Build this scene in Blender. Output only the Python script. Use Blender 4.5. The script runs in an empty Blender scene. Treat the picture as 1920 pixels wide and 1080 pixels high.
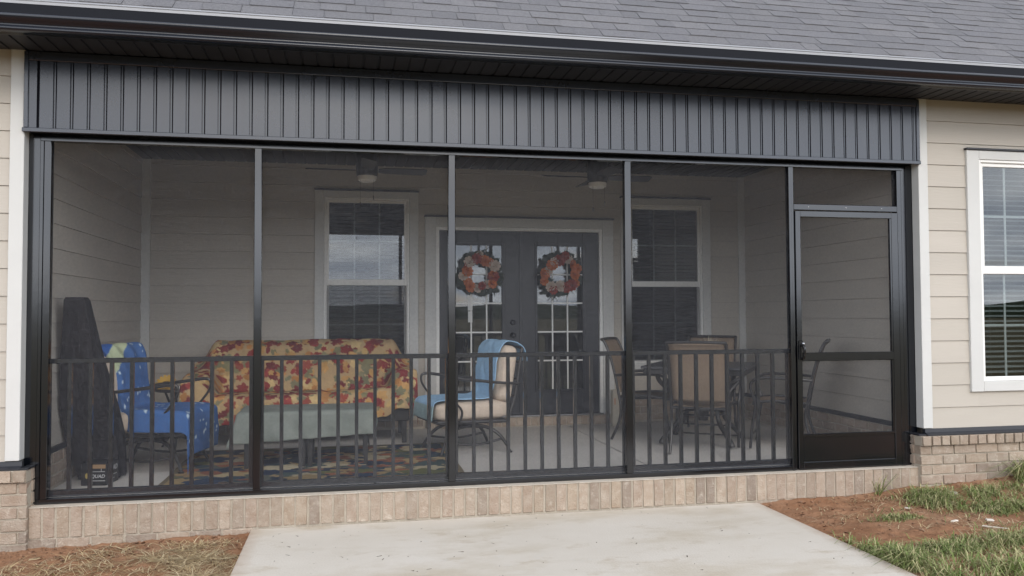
import bpy, bmesh, math, random
import numpy as np
from mathutils import Vector, Matrix
from math import sin, cos, pi, radians

random.seed(7); rng = np.random.default_rng(7)
SC = bpy.context.scene
COL = SC.collection

# ------------------------------------------------------------------ camera
CAMP = (2.01100, -5.86726, 1.23081); YAW, PITCH, ROLL, FPX = 0.197734, 0.033021, -0.0041125, 1523.62
cy, sy, cp, sp = cos(YAW), sin(YAW), cos(PITCH), sin(PITCH)
fw = Vector((sy*cp, cy*cp, sp)); rt = Vector((cy, -sy, 0)); up = rt.cross(fw)
r2 = cos(ROLL)*rt + sin(ROLL)*up; u2 = -sin(ROLL)*rt + cos(ROLL)*up
cd = bpy.data.cameras.new('camera'); cam = bpy.data.objects.new('camera', cd); COL.objects.link(cam)
m = Matrix((r2, u2, -fw)).transposed().to_4x4(); m.translation = Vector(CAMP); cam.matrix_world = m
cd.sensor_fit = 'HORIZONTAL'; cd.sensor_width = 36; cd.lens = 36*FPX/1920; cd.clip_start = 0.05; cd.clip_end = 3000
SC.camera = cam

# ------------------------------------------------------------------ sky, sun, exposure
SUN_EL, SUN_AZ = radians(32), radians(176)       # azimuth clockwise from +Y
SKY_STRENGTH, SUN_STRENGTH, EXPOSURE = 0.15, 0.90, 0.12
w = bpy.data.worlds.new('World'); SC.world = w; w.use_nodes = True
nt = w.node_tree; nt.nodes.clear()
out = nt.nodes.new('ShaderNodeOutputWorld'); bg = nt.nodes.new('ShaderNodeBackground')
sky = nt.nodes.new('ShaderNodeTexSky'); sky.sky_type = 'NISHITA'; sky.sun_disc = False
sky.sun_elevation = SUN_EL; sky.sun_rotation = SUN_AZ; sky.dust_density = 2.0
# broken cloud layer: noise laid on a flat ceiling so that it closes up toward the horizon; blue sky in the gaps
L = nt.links.new
def wn(op, a, b=None, c=None):
    q = nt.nodes.new('ShaderNodeMath'); q.operation = op
    for i, v in enumerate((a, b, c)):
        if v is None: continue
        if isinstance(v, (int, float)): q.inputs[i].default_value = v
        else: L(v, q.inputs[i])
    return q.outputs[0]
tc = nt.nodes.new('ShaderNodeTexCoord'); sxyz = nt.nodes.new('ShaderNodeSeparateXYZ'); L(tc.outputs['Generated'], sxyz.inputs[0])
zz = wn('MAXIMUM', sxyz.outputs['Z'], 0.0); den = wn('ADD', zz, 0.16)
cxyz = nt.nodes.new('ShaderNodeCombineXYZ'); L(wn('DIVIDE', sxyz.outputs['X'], den), cxyz.inputs[0]); L(wn('DIVIDE', sxyz.outputs['Y'], den), cxyz.inputs[1])
nz = nt.nodes.new('ShaderNodeTexNoise'); nz.inputs['Scale'].default_value = 0.9; nz.inputs['Detail'].default_value = 8; nz.inputs['Roughness'].default_value = 0.55; L(cxyz.outputs[0], nz.inputs['Vector'])
cover = wn('ADD', nz.outputs[0], wn('MULTIPLY', wn('SUBTRACT', 1.0, zz), 0.22))
cov = nt.nodes.new('ShaderNodeMapRange'); cov.interpolation_type = 'SMOOTHSTEP'; L(cover, cov.inputs[0])
cov.inputs['From Min'].default_value = 0.46; cov.inputs['From Max'].default_value = 0.68
nz2 = nt.nodes.new('ShaderNodeTexNoise'); nz2.inputs['Scale'].default_value = 1.6; nz2.inputs['Detail'].default_value = 6; L(cxyz.outputs[0], nz2.inputs['Vector'])
rmp = nt.nodes.new('ShaderNodeValToRGB'); e = rmp.color_ramp.elements; L(nz2.outputs[0], rmp.inputs[0])
e[0].position = 0.34; e[0].color = (9.6, 10.6, 12.5, 1); e[1].position = 0.64; e[1].color = (17.7, 18.4, 19.5, 1)
mix = nt.nodes.new('ShaderNodeMixRGB'); L(cov.outputs[0], mix.inputs[0]); L(sky.outputs[0], mix.inputs[1]); L(rmp.outputs[0], mix.inputs[2]); L(mix.outputs[0], bg.inputs[0])
bg.inputs[1].default_value = SKY_STRENGTH; L(bg.outputs[0], out.inputs[0])
sl = bpy.data.lights.new('sun', 'SUN'); sl.energy = SUN_STRENGTH; sl.angle = radians(24); sl.color = (1.0, 0.945, 0.87)
so = bpy.data.objects.new('sun', sl); COL.objects.link(so)
sd = Vector((sin(SUN_AZ)*cos(SUN_EL), cos(SUN_AZ)*cos(SUN_EL), sin(SUN_EL)))
so.rotation_euler = sd.to_track_quat('Z', 'Y').to_euler(); so.location = (10, -20, 30)
vs = SC.view_settings; vs.view_transform = 'Standard'; vs.look = 'None'; vs.gamma = 1; vs.exposure = EXPOSURE; vs.use_curve_mapping = False
SC.cycles.use_denoising = True
SC.cycles.max_bounces = 10; SC.cycles.transparent_max_bounces = 16; SC.cycles.caustics_reflective = False; SC.cycles.caustics_refractive = False

# ------------------------------------------------------------------ materials
def mat(name, col, rough=0.6, metal=0.0, spec=0.5, var=None, vscale=6.0, bump=0.0, bscale=60.0, rnd=None, attr=False, stretch=(1, 1, 1), coat=0.0):
    """var: second colour mixed by noise; rnd: list of colours picked per object; attr: colour attribute 'Col'"""
    M = bpy.data.materials.new(name); M.use_nodes = True
    n = M.node_tree.nodes; l = M.node_tree.links.new; b = n['Principled BSDF']
    b.inputs['Roughness'].default_value = rough; b.inputs['Metallic'].default_value = metal
    b.inputs['Specular IOR Level'].default_value = spec; b.inputs['Coat Weight'].default_value = coat
    b.inputs['Base Color'].default_value = (*col, 1)
    geo = n.new('ShaderNodeNewGeometry'); mpn = n.new('ShaderNodeMapping'); mpn.inputs['Scale'].default_value = stretch
    l(geo.outputs['Position'], mpn.inputs['Vector'])
    src = None
    if rnd:
        oi = n.new('ShaderNodeObjectInfo'); cr = n.new('ShaderNodeValToRGB'); cr.color_ramp.interpolation = 'LINEAR'
        els = cr.color_ramp.elements
        while len(els) < len(rnd): els.new(0.5)
        for i, c in enumerate(rnd): els[i].position = i/(len(rnd)-1); els[i].color = (*c, 1)
        l(oi.outputs['Random'], cr.inputs[0]); src = cr.outputs[0]
    if attr:
        at = n.new('ShaderNodeAttribute'); at.attribute_name = 'Col'; src = at.outputs['Color']
    if var:
        t = n.new('ShaderNodeTexNoise'); t.inputs['Scale'].default_value = vscale; t.inputs['Detail'].default_value = 6; t.inputs['Roughness'].default_value = 0.62
        l(mpn.outputs[0], t.inputs['Vector'])
        cr2 = n.new('ShaderNodeValToRGB'); cr2.color_ramp.elements[0].position = 0.34; cr2.color_ramp.elements[1].position = 0.68
        l(t.outputs[0], cr2.inputs[0])
        mx = n.new('ShaderNodeMixRGB'); l(cr2.outputs[0], mx.inputs[0])
        if src: l(src, mx.inputs[1])
        else: mx.inputs[1].default_value = (*col, 1)
        if len(var) == 4:      # multiply strength variant
            mx.blend_type = 'MULTIPLY'
            mx.inputs[2].default_value = (*var[:3], 1)
        else: mx.inputs[2].default_value = (*var, 1)
        src = mx.outputs[0]
    if src: l(src, b.inputs['Base Color'])
    if bump:
        t2 = n.new('ShaderNodeTexNoise'); t2.inputs['Scale'].default_value = bscale; t2.inputs['Detail'].default_value = 5
        l(mpn.outputs[0], t2.inputs['Vector'])
        bp = n.new('ShaderNodeBump'); bp.inputs['Strength'].default_value = bump; bp.inputs['Distance'].default_value = 0.01
        l(t2.outputs[0], bp.inputs['Height']); l(bp.outputs[0], b.inputs['Normal'])
    return M

def glass_mat(name, f0, tint):
    """clear sheet: mirror share by Schlick's rule on |cos|, the same from both sides"""
    M = bpy.data.materials.new(name); M.use_nodes = True; n = M.node_tree.nodes; l = M.node_tree.links.new; n.clear()
    o = n.new('ShaderNodeOutputMaterial'); mx = n.new('ShaderNodeMixShader'); g0 = n.new('ShaderNodeNewGeometry')
    d = n.new('ShaderNodeVectorMath'); d.operation = 'DOT_PRODUCT'; l(g0.outputs['Normal'], d.inputs[0]); l(g0.outputs['Incoming'], d.inputs[1])
    def m2(op, a, b):
        q = n.new('ShaderNodeMath'); q.operation = op
        for i, v in enumerate((a, b)):
            if v is None: continue
            if isinstance(v, (int, float)): q.inputs[i].default_value = v
            else: l(v, q.inputs[i])
        return q.outputs[0]
    k = m2('POWER', m2('SUBTRACT', 1.0, m2('ABSOLUTE', d.outputs['Value'], None)), 5.0)
    f = m2('ADD', m2('MULTIPLY', k, 1-f0), f0)
    t = n.new('ShaderNodeBsdfTransparent'); t.inputs[0].default_value = (*tint, 1); g = n.new('ShaderNodeBsdfGlossy'); g.inputs['Roughness'].default_value = 0.0
    l(f, mx.inputs[0]); l(t.outputs[0], mx.inputs[1]); l(g.outputs[0], mx.inputs[2]); l(mx.outputs[0], o.inputs[0]); return M

def mesh_screen_mat(name, opacity, col):
    """woven insect mesh: part open air, part dark thread, with a slight unevenness of the weave"""
    M = bpy.data.materials.new(name); M.use_nodes = True; n = M.node_tree.nodes; l = M.node_tree.links.new; n.clear()
    o = n.new('ShaderNodeOutputMaterial'); mx = n.new('ShaderNodeMixShader')
    t = n.new('ShaderNodeBsdfTransparent'); d = n.new('ShaderNodeBsdfDiffuse'); d.inputs[0].default_value = (*col, 1)
    geo = n.new('ShaderNodeNewGeometry'); mpn = n.new('ShaderNodeMapping'); mpn.inputs['Scale'].default_value = (1, 1, 1)
    l(geo.outputs['Position'], mpn.inputs[0])
    a = n.new('ShaderNodeTexNoise'); a.inputs['Scale'].default_value = 70; a.inputs['Detail'].default_value = 2; l(mpn.outputs[0], a.inputs['Vector'])
    r = n.new('ShaderNodeMapRange'); r.inputs['From Min'].default_value = 0.3; r.inputs['From Max'].default_value = 0.7
    r.inputs['To Min'].default_value = opacity-0.045; r.inputs['To Max'].default_value = opacity+0.045
    l(a.outputs[0], r.inputs[0]); l(r.outputs[0], mx.inputs[0]); l(t.outputs[0], mx.inputs[1]); l(d.outputs[0], mx.inputs[2]); l(mx.outputs[0], o.inputs[0]); return M

BLK = mat('black_aluminium', (0.0030, 0.0038, 0.0060), 0.14, spec=0.9, var=(0.0042, 0.0050, 0.0075), vscale=3, bump=0.03, bscale=9)
BLKV = mat('black_vinyl', (0.016, 0.0205, 0.032), 0.25, spec=0.85, var=(0.020, 0.025, 0.038), vscale=2.5, bump=0.04, bscale=7)
SOF = mat('black_soffit_vinyl', (0.024, 0.026, 0.032), 0.5, spec=0.4, var=(0.03, 0.033, 0.04), vscale=2)
GUT = mat('black_gutter_metal', (0.006, 0.0085, 0.015), 0.24, spec=0.6, bump=0.05, bscale=3)
FLASH = mat('black_flashing', (0.02, 0.021, 0.026), 0.4)
PLANK = mat('greige_plank_paint', (0.485, 0.442, 0.383), 0.55, spec=0.3, rnd=[(0.497, 0.453, 0.393), (0.473, 0.431, 0.372), (0.488, 0.445, 0.386)], var=(0.93, 0.93, 0.93, 1), vscale=2.2, bump=0.12, bscale=40, stretch=(0.25, 1, 2))
WHITE = mat('white_trim_paint', (0.59, 0.585, 0.56), 0.45, spec=0.35, var=(0.555, 0.55, 0.527), vscale=3)
VINYL = mat('white_window_vinyl', (0.80, 0.79, 0.755), 0.35, spec=0.45)
MORTAR = mat('pale_mortar', (0.45, 0.395, 0.32), 0.95, spec=0.1, var=(0.38, 0.33, 0.265), vscale=9, bump=0.6, bscale=120)
BRICK = mat('tan_brick', (0.4, 0.3, 0.22), 0.9, spec=0.15,
            rnd=[(0.40, 0.325, 0.25), (0.33, 0.272, 0.215), (0.38, 0.308, 0.246), (0.44, 0.365, 0.29), (0.28, 0.232, 0.19), (0.39, 0.325, 0.26), (0.36, 0.285, 0.226), (0.42, 0.35, 0.28)],
            var=(0.80, 0.74, 0.70, 1), vscale=14, bump=0.7, bscale=90)
def brick_marks(M):          # pale mortar smears on the brick faces
    n = M.node_tree.nodes; l = M.node_tree.links.new; b = n['Principled BSDF']; src = b.inputs['Base Color'].links[0].from_socket
    t = n.new('ShaderNodeTexNoise'); t.inputs['Scale'].default_value = 23; t.inputs['Detail'].default_value = 8; t.inputs['Roughness'].default_value = 0.7
    g = n.new('ShaderNodeNewGeometry'); l(g.outputs['Position'], t.inputs['Vector'])
    c = n.new('ShaderNodeValToRGB'); c.color_ramp.elements[0].position = 0.55; c.color_ramp.elements[1].position = 0.72
    c.color_ramp.elements[1].color = (0.55, 0.55, 0.55, 1); l(t.outputs[0], c.inputs[0])
    mx = n.new('ShaderNodeMixRGB'); l(c.outputs[0], mx.inputs[0]); l(src, mx.inputs[1]); mx.inputs[2].default_value = (0.60, 0.53, 0.44, 1); l(mx.outputs[0], b.inputs['Base Color'])
brick_marks(BRICK)
SHING = mat('grey_asphalt_shingle', (0.16, 0.155, 0.17), 0.9, spec=0.15,
            rnd=[(0.212, 0.207, 0.212), (0.192, 0.188, 0.193), (0.220, 0.214, 0.217), (0.198, 0.194, 0.201), (0.178, 0.175, 0.181), (0.208, 0.202, 0.205)],
            var=(0.80, 0.80, 0.82, 1), vscale=55, bump=0.9, bscale=260)
DRIP = mat('grey_drip_edge', (0.30, 0.30, 0.31), 0.5)
CONC = mat('concrete', (0.60, 0.552, 0.485), 0.85, spec=0.2, var=(0.55, 0.498, 0.425), vscale=1.3, bump=0.25, bscale=70)
FLOORC = mat('porch_concrete', (0.54, 0.515, 0.48), 0.8, spec=0.25, var=(0.49, 0.465, 0.43), vscale=2.0, bump=0.2, bscale=60)
SCREEN = mesh_screen_mat('charcoal_insect_mesh', 0.115, (0.18, 0.185, 0.205))
SASHSCR = mesh_screen_mat('window_half_screen', 0.45, (0.03, 0.03, 0.034))
GLASS = glass_mat('window_glass', 0.09, (0.70, 0.735, 0.74))
SLAT = mat('white_blind_slat', (0.40, 0.40, 0.385), 0.5)
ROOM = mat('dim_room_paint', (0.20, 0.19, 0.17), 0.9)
DOORB = mat('black_door_paint', (0.009, 0.010, 0.014), 0.34, spec=0.5)
BRONZE = mat('dark_bronze_metal', (0.020, 0.018, 0.017), 0.38, spec=0.5, metal=0.0, bump=0.1, bscale=120)
BEIGE = mat('beige_cushion_fabric', (0.55, 0.46, 0.37), 0.9, spec=0.1, var=(0.49, 0.40, 0.32), vscale=18, bump=0.3, bscale=300)
SLING = mat('brown_sling_mesh', (0.25, 0.19, 0.135), 0.8, spec=0.15, var=(0.17, 0.125, 0.09), vscale=160, bump=0.2, bscale=400)
PRINT = mat('printed_fabric', (1, 1, 1), 0.92, spec=0.08, attr=True, bump=0.35, bscale=420)
SAGE = mat('grey_green_blanket', (0.19, 0.21, 0.185), 0.95, spec=0.05, var=(0.25, 0.27, 0.24), vscale=7, bump=0.5, bscale=260)
COVER = mat('black_cover_cloth', (0.016, 0.015, 0.017), 0.85, spec=0.12, var=(0.024, 0.022, 0.024), vscale=5, bump=0.4, bscale=25)
FROST = mat('frosted_lamp_glass', (0.72, 0.71, 0.67), 0.5)
STICK = mat('white_sticker', (0.75, 0.75, 0.73), 0.6)
YEL = mat('yellow_petal', (0.55, 0.33, 0.05), 0.8); BRN = mat('brown_flower_heart', (0.07, 0.035, 0.015), 0.9)
ORG = mat('orange_petal', (0.60, 0.19, 0.06), 0.85, var=(0.45, 0.12, 0.04), vscale=40); RUST = mat('rust_petal', (0.33, 0.055, 0.035), 0.85, var=(0.24, 0.038, 0.025), vscale=40)
CREAM = mat('cream_petal', (0.62, 0.51, 0.43), 0.85, var=(0.52, 0.41, 0.33), vscale=40); LEAF = mat('dark_green_leaf', (0.030, 0.045, 0.032), 0.7, var=(0.055, 0.065, 0.05), vscale=30)
TWIG = mat('brown_twig', (0.10, 0.065, 0.04), 0.9); CHROME = mat('steel', (0.55, 0.55, 0.56), 0.25, metal=1.0)
LETTER = mat('white_print', (0.42, 0.42, 0.42), 0.6); BOXB = mat('black_carton', (0.014, 0.014, 0.016), 0.4); CARD = mat('brown_card', (0.30, 0.19, 0.10), 0.85)
PALE = mat('pale_board', (0.50, 0.45, 0.36), 0.7); STRAWM = mat('dry_straw', (0.36, 0.27, 0.15), 0.9, rnd=[(0.36, 0.27, 0.15), (0.42, 0.33, 0.2)])
STONE = mat('pale_debris', (0.62, 0.57, 0.50), 0.9)

# ------------------------------------------------------------------ mesh builder
class MB:
    def __init__(s): s.v = []; s.f = []; s.c = None
    def add(s, vs, fs):
        o = len(s.v); s.v += [tuple(p) for p in vs]; s.f += [tuple(i+o for i in f) for f in fs]; return s
    def box(s, x0, x1, y0, y1, z0, z1, c=0.0):
        if c <= 0:
            return s.add([(x, y, z) for x in (x0, x1) for y in (y0, y1) for z in (z0, z1)],
                         [(0, 1, 3, 2), (4, 6, 7, 5), (0, 4, 5, 1), (2, 3, 7, 6), (0, 2, 6, 4), (1, 5, 7, 3)])
        bm = bmesh.new(); bmesh.ops.create_cube(bm, size=1)
        for v in bm.verts: v.co = Vector(((x0+x1)/2+v.co.x*(x1-x0), (y0+y1)/2+v.co.y*(y1-y0), (z0+z1)/2+v.co.z*(z1-z0)))
        bmesh.ops.bevel(bm, geom=bm.edges[:], offset=c, segments=1, affect='EDGES')
        bm.verts.index_update(); vs = [v.co[:] for v in bm.verts]; fs = [[v.index for v in f.verts] for f in bm.faces]; bm.free(); return s.add(vs, fs)
    def prism(s, poly, a, b, axis='x'):
        """poly 2D closed loop; extruded a..b along axis"""
        n = len(poly)
        def P(t, p): return (t, p[0], p[1]) if axis == 'x' else ((p[0], t, p[1]) if axis == 'y' else (p[0], p[1], t))
        return s.add([P(a, p) for p in poly]+[P(b, p) for p in poly], [tuple(range(n))[::-1], tuple(range(n, 2*n))]+[(i, (i+1) % n, n+(i+1) % n, n+i) for i in range(n)])
    def tube(s, pts, r, n=8, smooth=0):
        pts = [Vector(p) for p in pts]
        if smooth: pts = catmull(pts, smooth)
        k = len(pts); R = r if hasattr(r, '__len__') else [r]*k
        if len(R) != k: R = [float(q) for q in np.interp(np.linspace(0, 1, k), np.linspace(0, 1, len(R)), R)]
        vs = []; nrm = None
        for i in range(k):
            t = (pts[min(i+1, k-1)]-pts[max(i-1, 0)]).normalized()
            if nrm is None: nrm = t.orthogonal().normalized()
            nrm = (nrm - t*nrm.dot(t)).normalized(); bn = t.cross(nrm)
            vs += [pts[i]+R[i]*(cos(2*pi*j/n)*nrm+sin(2*pi*j/n)*bn) for j in range(n)]
        fs = [(i*n+j, i*n+(j+1) % n, (i+1)*n+(j+1) % n, (i+1)*n+j) for i in range(k-1) for j in range(n)]
        fs += [tuple(range(n))[::-1], tuple(range((k-1)*n, k*n))]
        return s.add(vs, fs)
    def lathe(s, prof, c=(0, 0, 0), n=20):
        vs = [(c[0]+r*cos(2*pi*j/n), c[1]+r*sin(2*pi*j/n), c[2]+z) for r, z in prof for j in range(n)]
        k = len(prof); fs = [(i*n+j, i*n+(j+1) % n, (i+1)*n+(j+1) % n, (i+1)*n+j) for i in range(k-1) for j in range(n)]
        fs += [tuple(range(n))[::-1], tuple(range((k-1)*n, k*n))]; return s.add(vs, fs)
    def grid(s, P):
        a, b = len(P), len(P[0]); return s.add([p for row in P for p in row], [(i*b+j, i*b+j+1, (i+1)*b+j+1, (i+1)*b+j) for i in range(a-1) for j in range(b-1)])
    def cushion(s, c, h, r, bulge=0.0, n=9, M=None):
        for ax in range(3):
            for sg in (-1, 1):
                P = []
                for i in range(n):
                    row = []
                    for j in range(n):
                        q = [0, 0, 0]; q[ax] = sg*h[ax]; a, b = (ax+1) % 3, (ax+2) % 3
                        q[a] = h[a]*(-1+2*i/(n-1)); q[b] = h[b]*(-1+2*j/(n-1)); q = Vector(q)
                        inn = Vector([max(-(h[k]-r), min(h[k]-r, q[k])) for k in range(3)]); d = q-inn
                        p = inn+d.normalized()*r if d.length > 1e-9 else q
                        th = min(range(3), key=lambda k: h[k]); o = [k for k in range(3) if k != th]
                        f = (1-(p[o[0]]/h[o[0]])**2)*(1-(p[o[1]]/h[o[1]])**2); p[th] += math.copysign(bulge*max(f, 0), p[th])
                        if M: p = M @ p
                        row.append(Vector(c)+p)
                    P.append(row)
                if sg > 0: P = P[::-1]
                s.grid(P)
        return s
    def mesh(s, name, m, smooth=False):
        me = bpy.data.meshes.new(name); me.from_pydata(s.v, [], s.f); me.materials.append(m)
        bm = bmesh.new(); bm.from_mesh(me)
        if smooth: bmesh.ops.remove_doubles(bm, verts=bm.verts[:], dist=1e-5)
        bmesh.ops.recalc_face_normals(bm, faces=bm.faces[:]); bm.to_mesh(me); bm.free()
        if smooth:
            for p in me.polygons: p.use_smooth = True
        return me
    def build(s, name, m, parent=None, smooth=False, world=True):
        if parent is not None and world:
            o = parent.location
            if parent.parent: o = o + parent.parent.location
            s.v = [(x-o.x, y-o.y, z-o.z) for x, y, z in s.v]
        return link(name, s.mesh(name, m, smooth), parent)
def link(name, me, parent=None, loc=None, rot=None, scale=None):
    o = bpy.data.objects.new(name, me); COL.objects.link(o)
    if parent is not None: o.parent = parent
    if loc is not None: o.location = loc
    if rot is not None: o.rotation_euler = rot
    if scale is not None: o.scale = scale
    return o
def catmull(P, n):
    out = []; Q = [2*P[0]-P[1]]+list(P)+[2*P[-1]-P[-2]]
    for i in range(1, len(Q)-2):
        a, b, c, d = Q[i-1:i+3]
        for k in range(n):
            t = k/n; out.append(0.5*((2*b)+(c-a)*t+(2*a-5*b+4*c-d)*t*t+(3*b-a-3*c+d)*t**3))
    return out+[P[-1]]
def tag(o, label, cat, group=None, kind=None):
    o['label'] = label; o['category'] = cat
    if group: o['group'] = group
    if kind: o['kind'] = kind
    return o
def struct(o, label, cat): return tag(o, label, cat, kind='structure')
def thing(name, label, cat, loc, rz=0, group=None):
    o = bpy.data.objects.new(name, None); COL.objects.link(o); o.location = loc; o.rotation_euler = (0, 0, rz); o.empty_display_size = 0.1
    return tag(o, label, cat, group)
def stuff(o): o['kind'] = 'stuff'; return o
def smooth01(x): x = np.clip(x, 0, 1); return x*x*(3-2*x)
_tab = rng.random((64, 64))
def vnoise(x, y):
    x = np.asarray(x, float); y = np.asarray(y, float); xi = np.floor(x).astype(int); yi = np.floor(y).astype(int); fx = smooth01(x-xi); fy = smooth01(y-yi)
    g = lambda a, b: _tab[a % 64, b % 64]
    return (g(xi, yi)*(1-fx)+g(xi+1, yi)*fx)*(1-fy)+(g(xi, yi+1)*(1-fx)+g(xi+1, yi+1)*fx)*fy
def fbm(x, y, o=4): return sum(vnoise(x*2**k+17*k, y*2**k+5*k)/2**k for k in range(o))/sum(1/2**k for k in range(o))

# ------------------------------------------------------------------ key dimensions (metres; X right, Y into the house, Z up from porch sill)
XL, XR, D, ZC = -0.07, 6.537, 3.038, 2.86           # opening, depth of porch, porch ceiling
WXL, WXR = -0.084, 6.616                           # porch side walls
ZS = 2.98                                          # soffit
SLABZ = -0.212
PL0, PLE = 0.288, 0.1797                           # first lap line and exposure

# ------------------------------------------------------------------ ground
def gh(x, y):
    x = np.asarray(x, float); y = np.asarray(y, float)
    h = np.where(x < 3, -0.262, -0.226)
    h = h+0.095*smooth01((x-5.7)/1.6)*np.exp(-np.abs(y+0.1)/0.45)+0.03*smooth01((x-5.0)/0.5)*np.exp(-np.abs(y+0.1)/0.2)
    h = h+0.035*smooth01((x-0.35)/0.6)*np.exp(-np.abs(y+0.1)/0.13)*(x < 3)
    near = np.exp(-(np.maximum(np.abs(x-3)-6, 0)/4)**2)*np.exp(-(np.maximum(-y-5, 0)/4)**2)
    h = h+near*((fbm(x*3, y*3)-0.5)*0.035+(fbm(x*14+3, y*14)-0.5)*0.034)
    inside = (x > 1.40) & (x < 5.055) & (y > -4.2)
    h = np.where(inside, -0.42, h)
    h = np.where((y > 0.1), -0.40, h)
    return h+(1-near)*-0.10*smooth01((-y-8)/20)
def axis(a, b, step, far):
    c = np.arange(a, b+1e-6, step); e = []; t = step
    while True:
        t *= 1.35; e.append((e[-1] if e else 0)+t)
        if e[-1] > far: break
    e = np.array(e); return np.concatenate([a-e[::-1], c, b+e])
gx, gy = axis(-1.0, 8.4, 0.022, 420), axis(-2.6, 0.12, 0.022, 420)
X, Y = np.meshgrid(gx, gy, indexing='ij'); Z = gh(X, Y); nx, ny = X.shape
gv = np.stack([X, Y, Z], -1).reshape(-1, 3); idx = np.arange(nx*ny).reshape(nx, ny)
gf = np.stack([idx[:-1, :-1], idx[1:, :-1], idx[1:, 1:], idx[:-1, 1:]], -1).reshape(-1, 4)
gme = bpy.data.meshes.new('ground'); gme.from_pydata(gv.tolist(), [], gf.tolist())
for p in gme.polygons: p.use_smooth = True
def soil_mat():
    M = mat('red_clay_soil', (0.29, 0.150, 0.082), 0.95, spec=0.1, var=(0.21, 0.105, 0.058), vscale=7, bump=1.0, bscale=48)
    n = M.node_tree.nodes; l = M.node_tree.links.new; b = n['Principled BSDF']; src = b.inputs['Base Color'].links[0].from_socket
    g = n.new('ShaderNodeNewGeometry')
    def noise(sc, lo, hi):
        t = n.new('ShaderNodeTexNoise'); t.inputs['Scale'].default_value = sc; t.inputs['Detail'].default_value = 7; t.inputs['Roughness'].default_value = 0.65
        l(g.outputs['Position'], t.inputs['Vector']); c = n.new('ShaderNodeValToRGB'); c.color_ramp.elements[0].position = lo; c.color_ramp.elements[1].position = hi; l(t.outputs[0], c.inputs[0]); return c.outputs[0]
    def mixc(f, a, col, amt=1.0):
        mx = n.new('ShaderNodeMixRGB'); l(a, mx.inputs[1]); mx.inputs[2].default_value = (*col, 1)
        mu = n.new('ShaderNodeMath'); mu.operation = 'MULTIPLY'; l(f, mu.inputs[0]); mu.inputs[1].default_value = amt; l(mu.outputs[0], mx.inputs[0]); return mx.outputs[0]
    src = mixc(noise(1.4, 0.42, 0.7), src, (0.33, 0.20, 0.125), 0.8)
    src = mixc(noise(34, 0.60, 0.72), src, (0.36, 0.24, 0.15), 0.6)
    # lawn colour takes over away from the house
    sx = n.new('ShaderNodeSeparateXYZ'); l(g.outputs['Position'], sx.inputs[0]); mr = n.new('ShaderNodeMapRange')
    mr.inputs['From Min'].default_value = -2.6; mr.inputs['From Max'].default_value = -6.0; l(sx.outputs['Y'], mr.inputs[0])
    src = mixc(mr.outputs[0], src, (0.13, 0.115, 0.055), 0.9)
    l(src, b.inputs['Base Color']); return M
gme.materials.append(soil_mat())
struct(link('ground', gme), 'bare red clay ground with rough lumps beside the slab', 'ground')

# far hills with a dark wooded outline (behind the photographer, seen mirrored in the panes)
hv, hf = [], []; NH = 220
for i in range(NH):
    a = -pi*1.08+pi*1.16*i/(NH-1); R = 300
    hh = 2.0+2.2*float(vnoise(i*0.06, 3.3))+1.2*float(vnoise(i*0.5, 8.1))+0.9*float(vnoise(i*1.7, 2.1))
    for rr, zz in ((R-25, -2), (R, hh), (R+60, hh+2*float(vnoise(i*0.3, 1))), (R+110, -2)): hv.append((3+rr*cos(a), rr*sin(a), zz))
for i in range(NH-1):
    for j in range(3): hf.append((i*4+j, i*4+j+1, (i+1)*4+j+1, (i+1)*4+j))
mb = MB(); mb.add(hv, hf)
struct(mb.build('hills', mat('wooded_hill', (0.035, 0.05, 0.025), 0.95, spec=0.05, var=(0.06, 0.075, 0.04), vscale=0.08), smooth=False), 'low wooded hills on the horizon behind the garden', 'hills')

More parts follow.
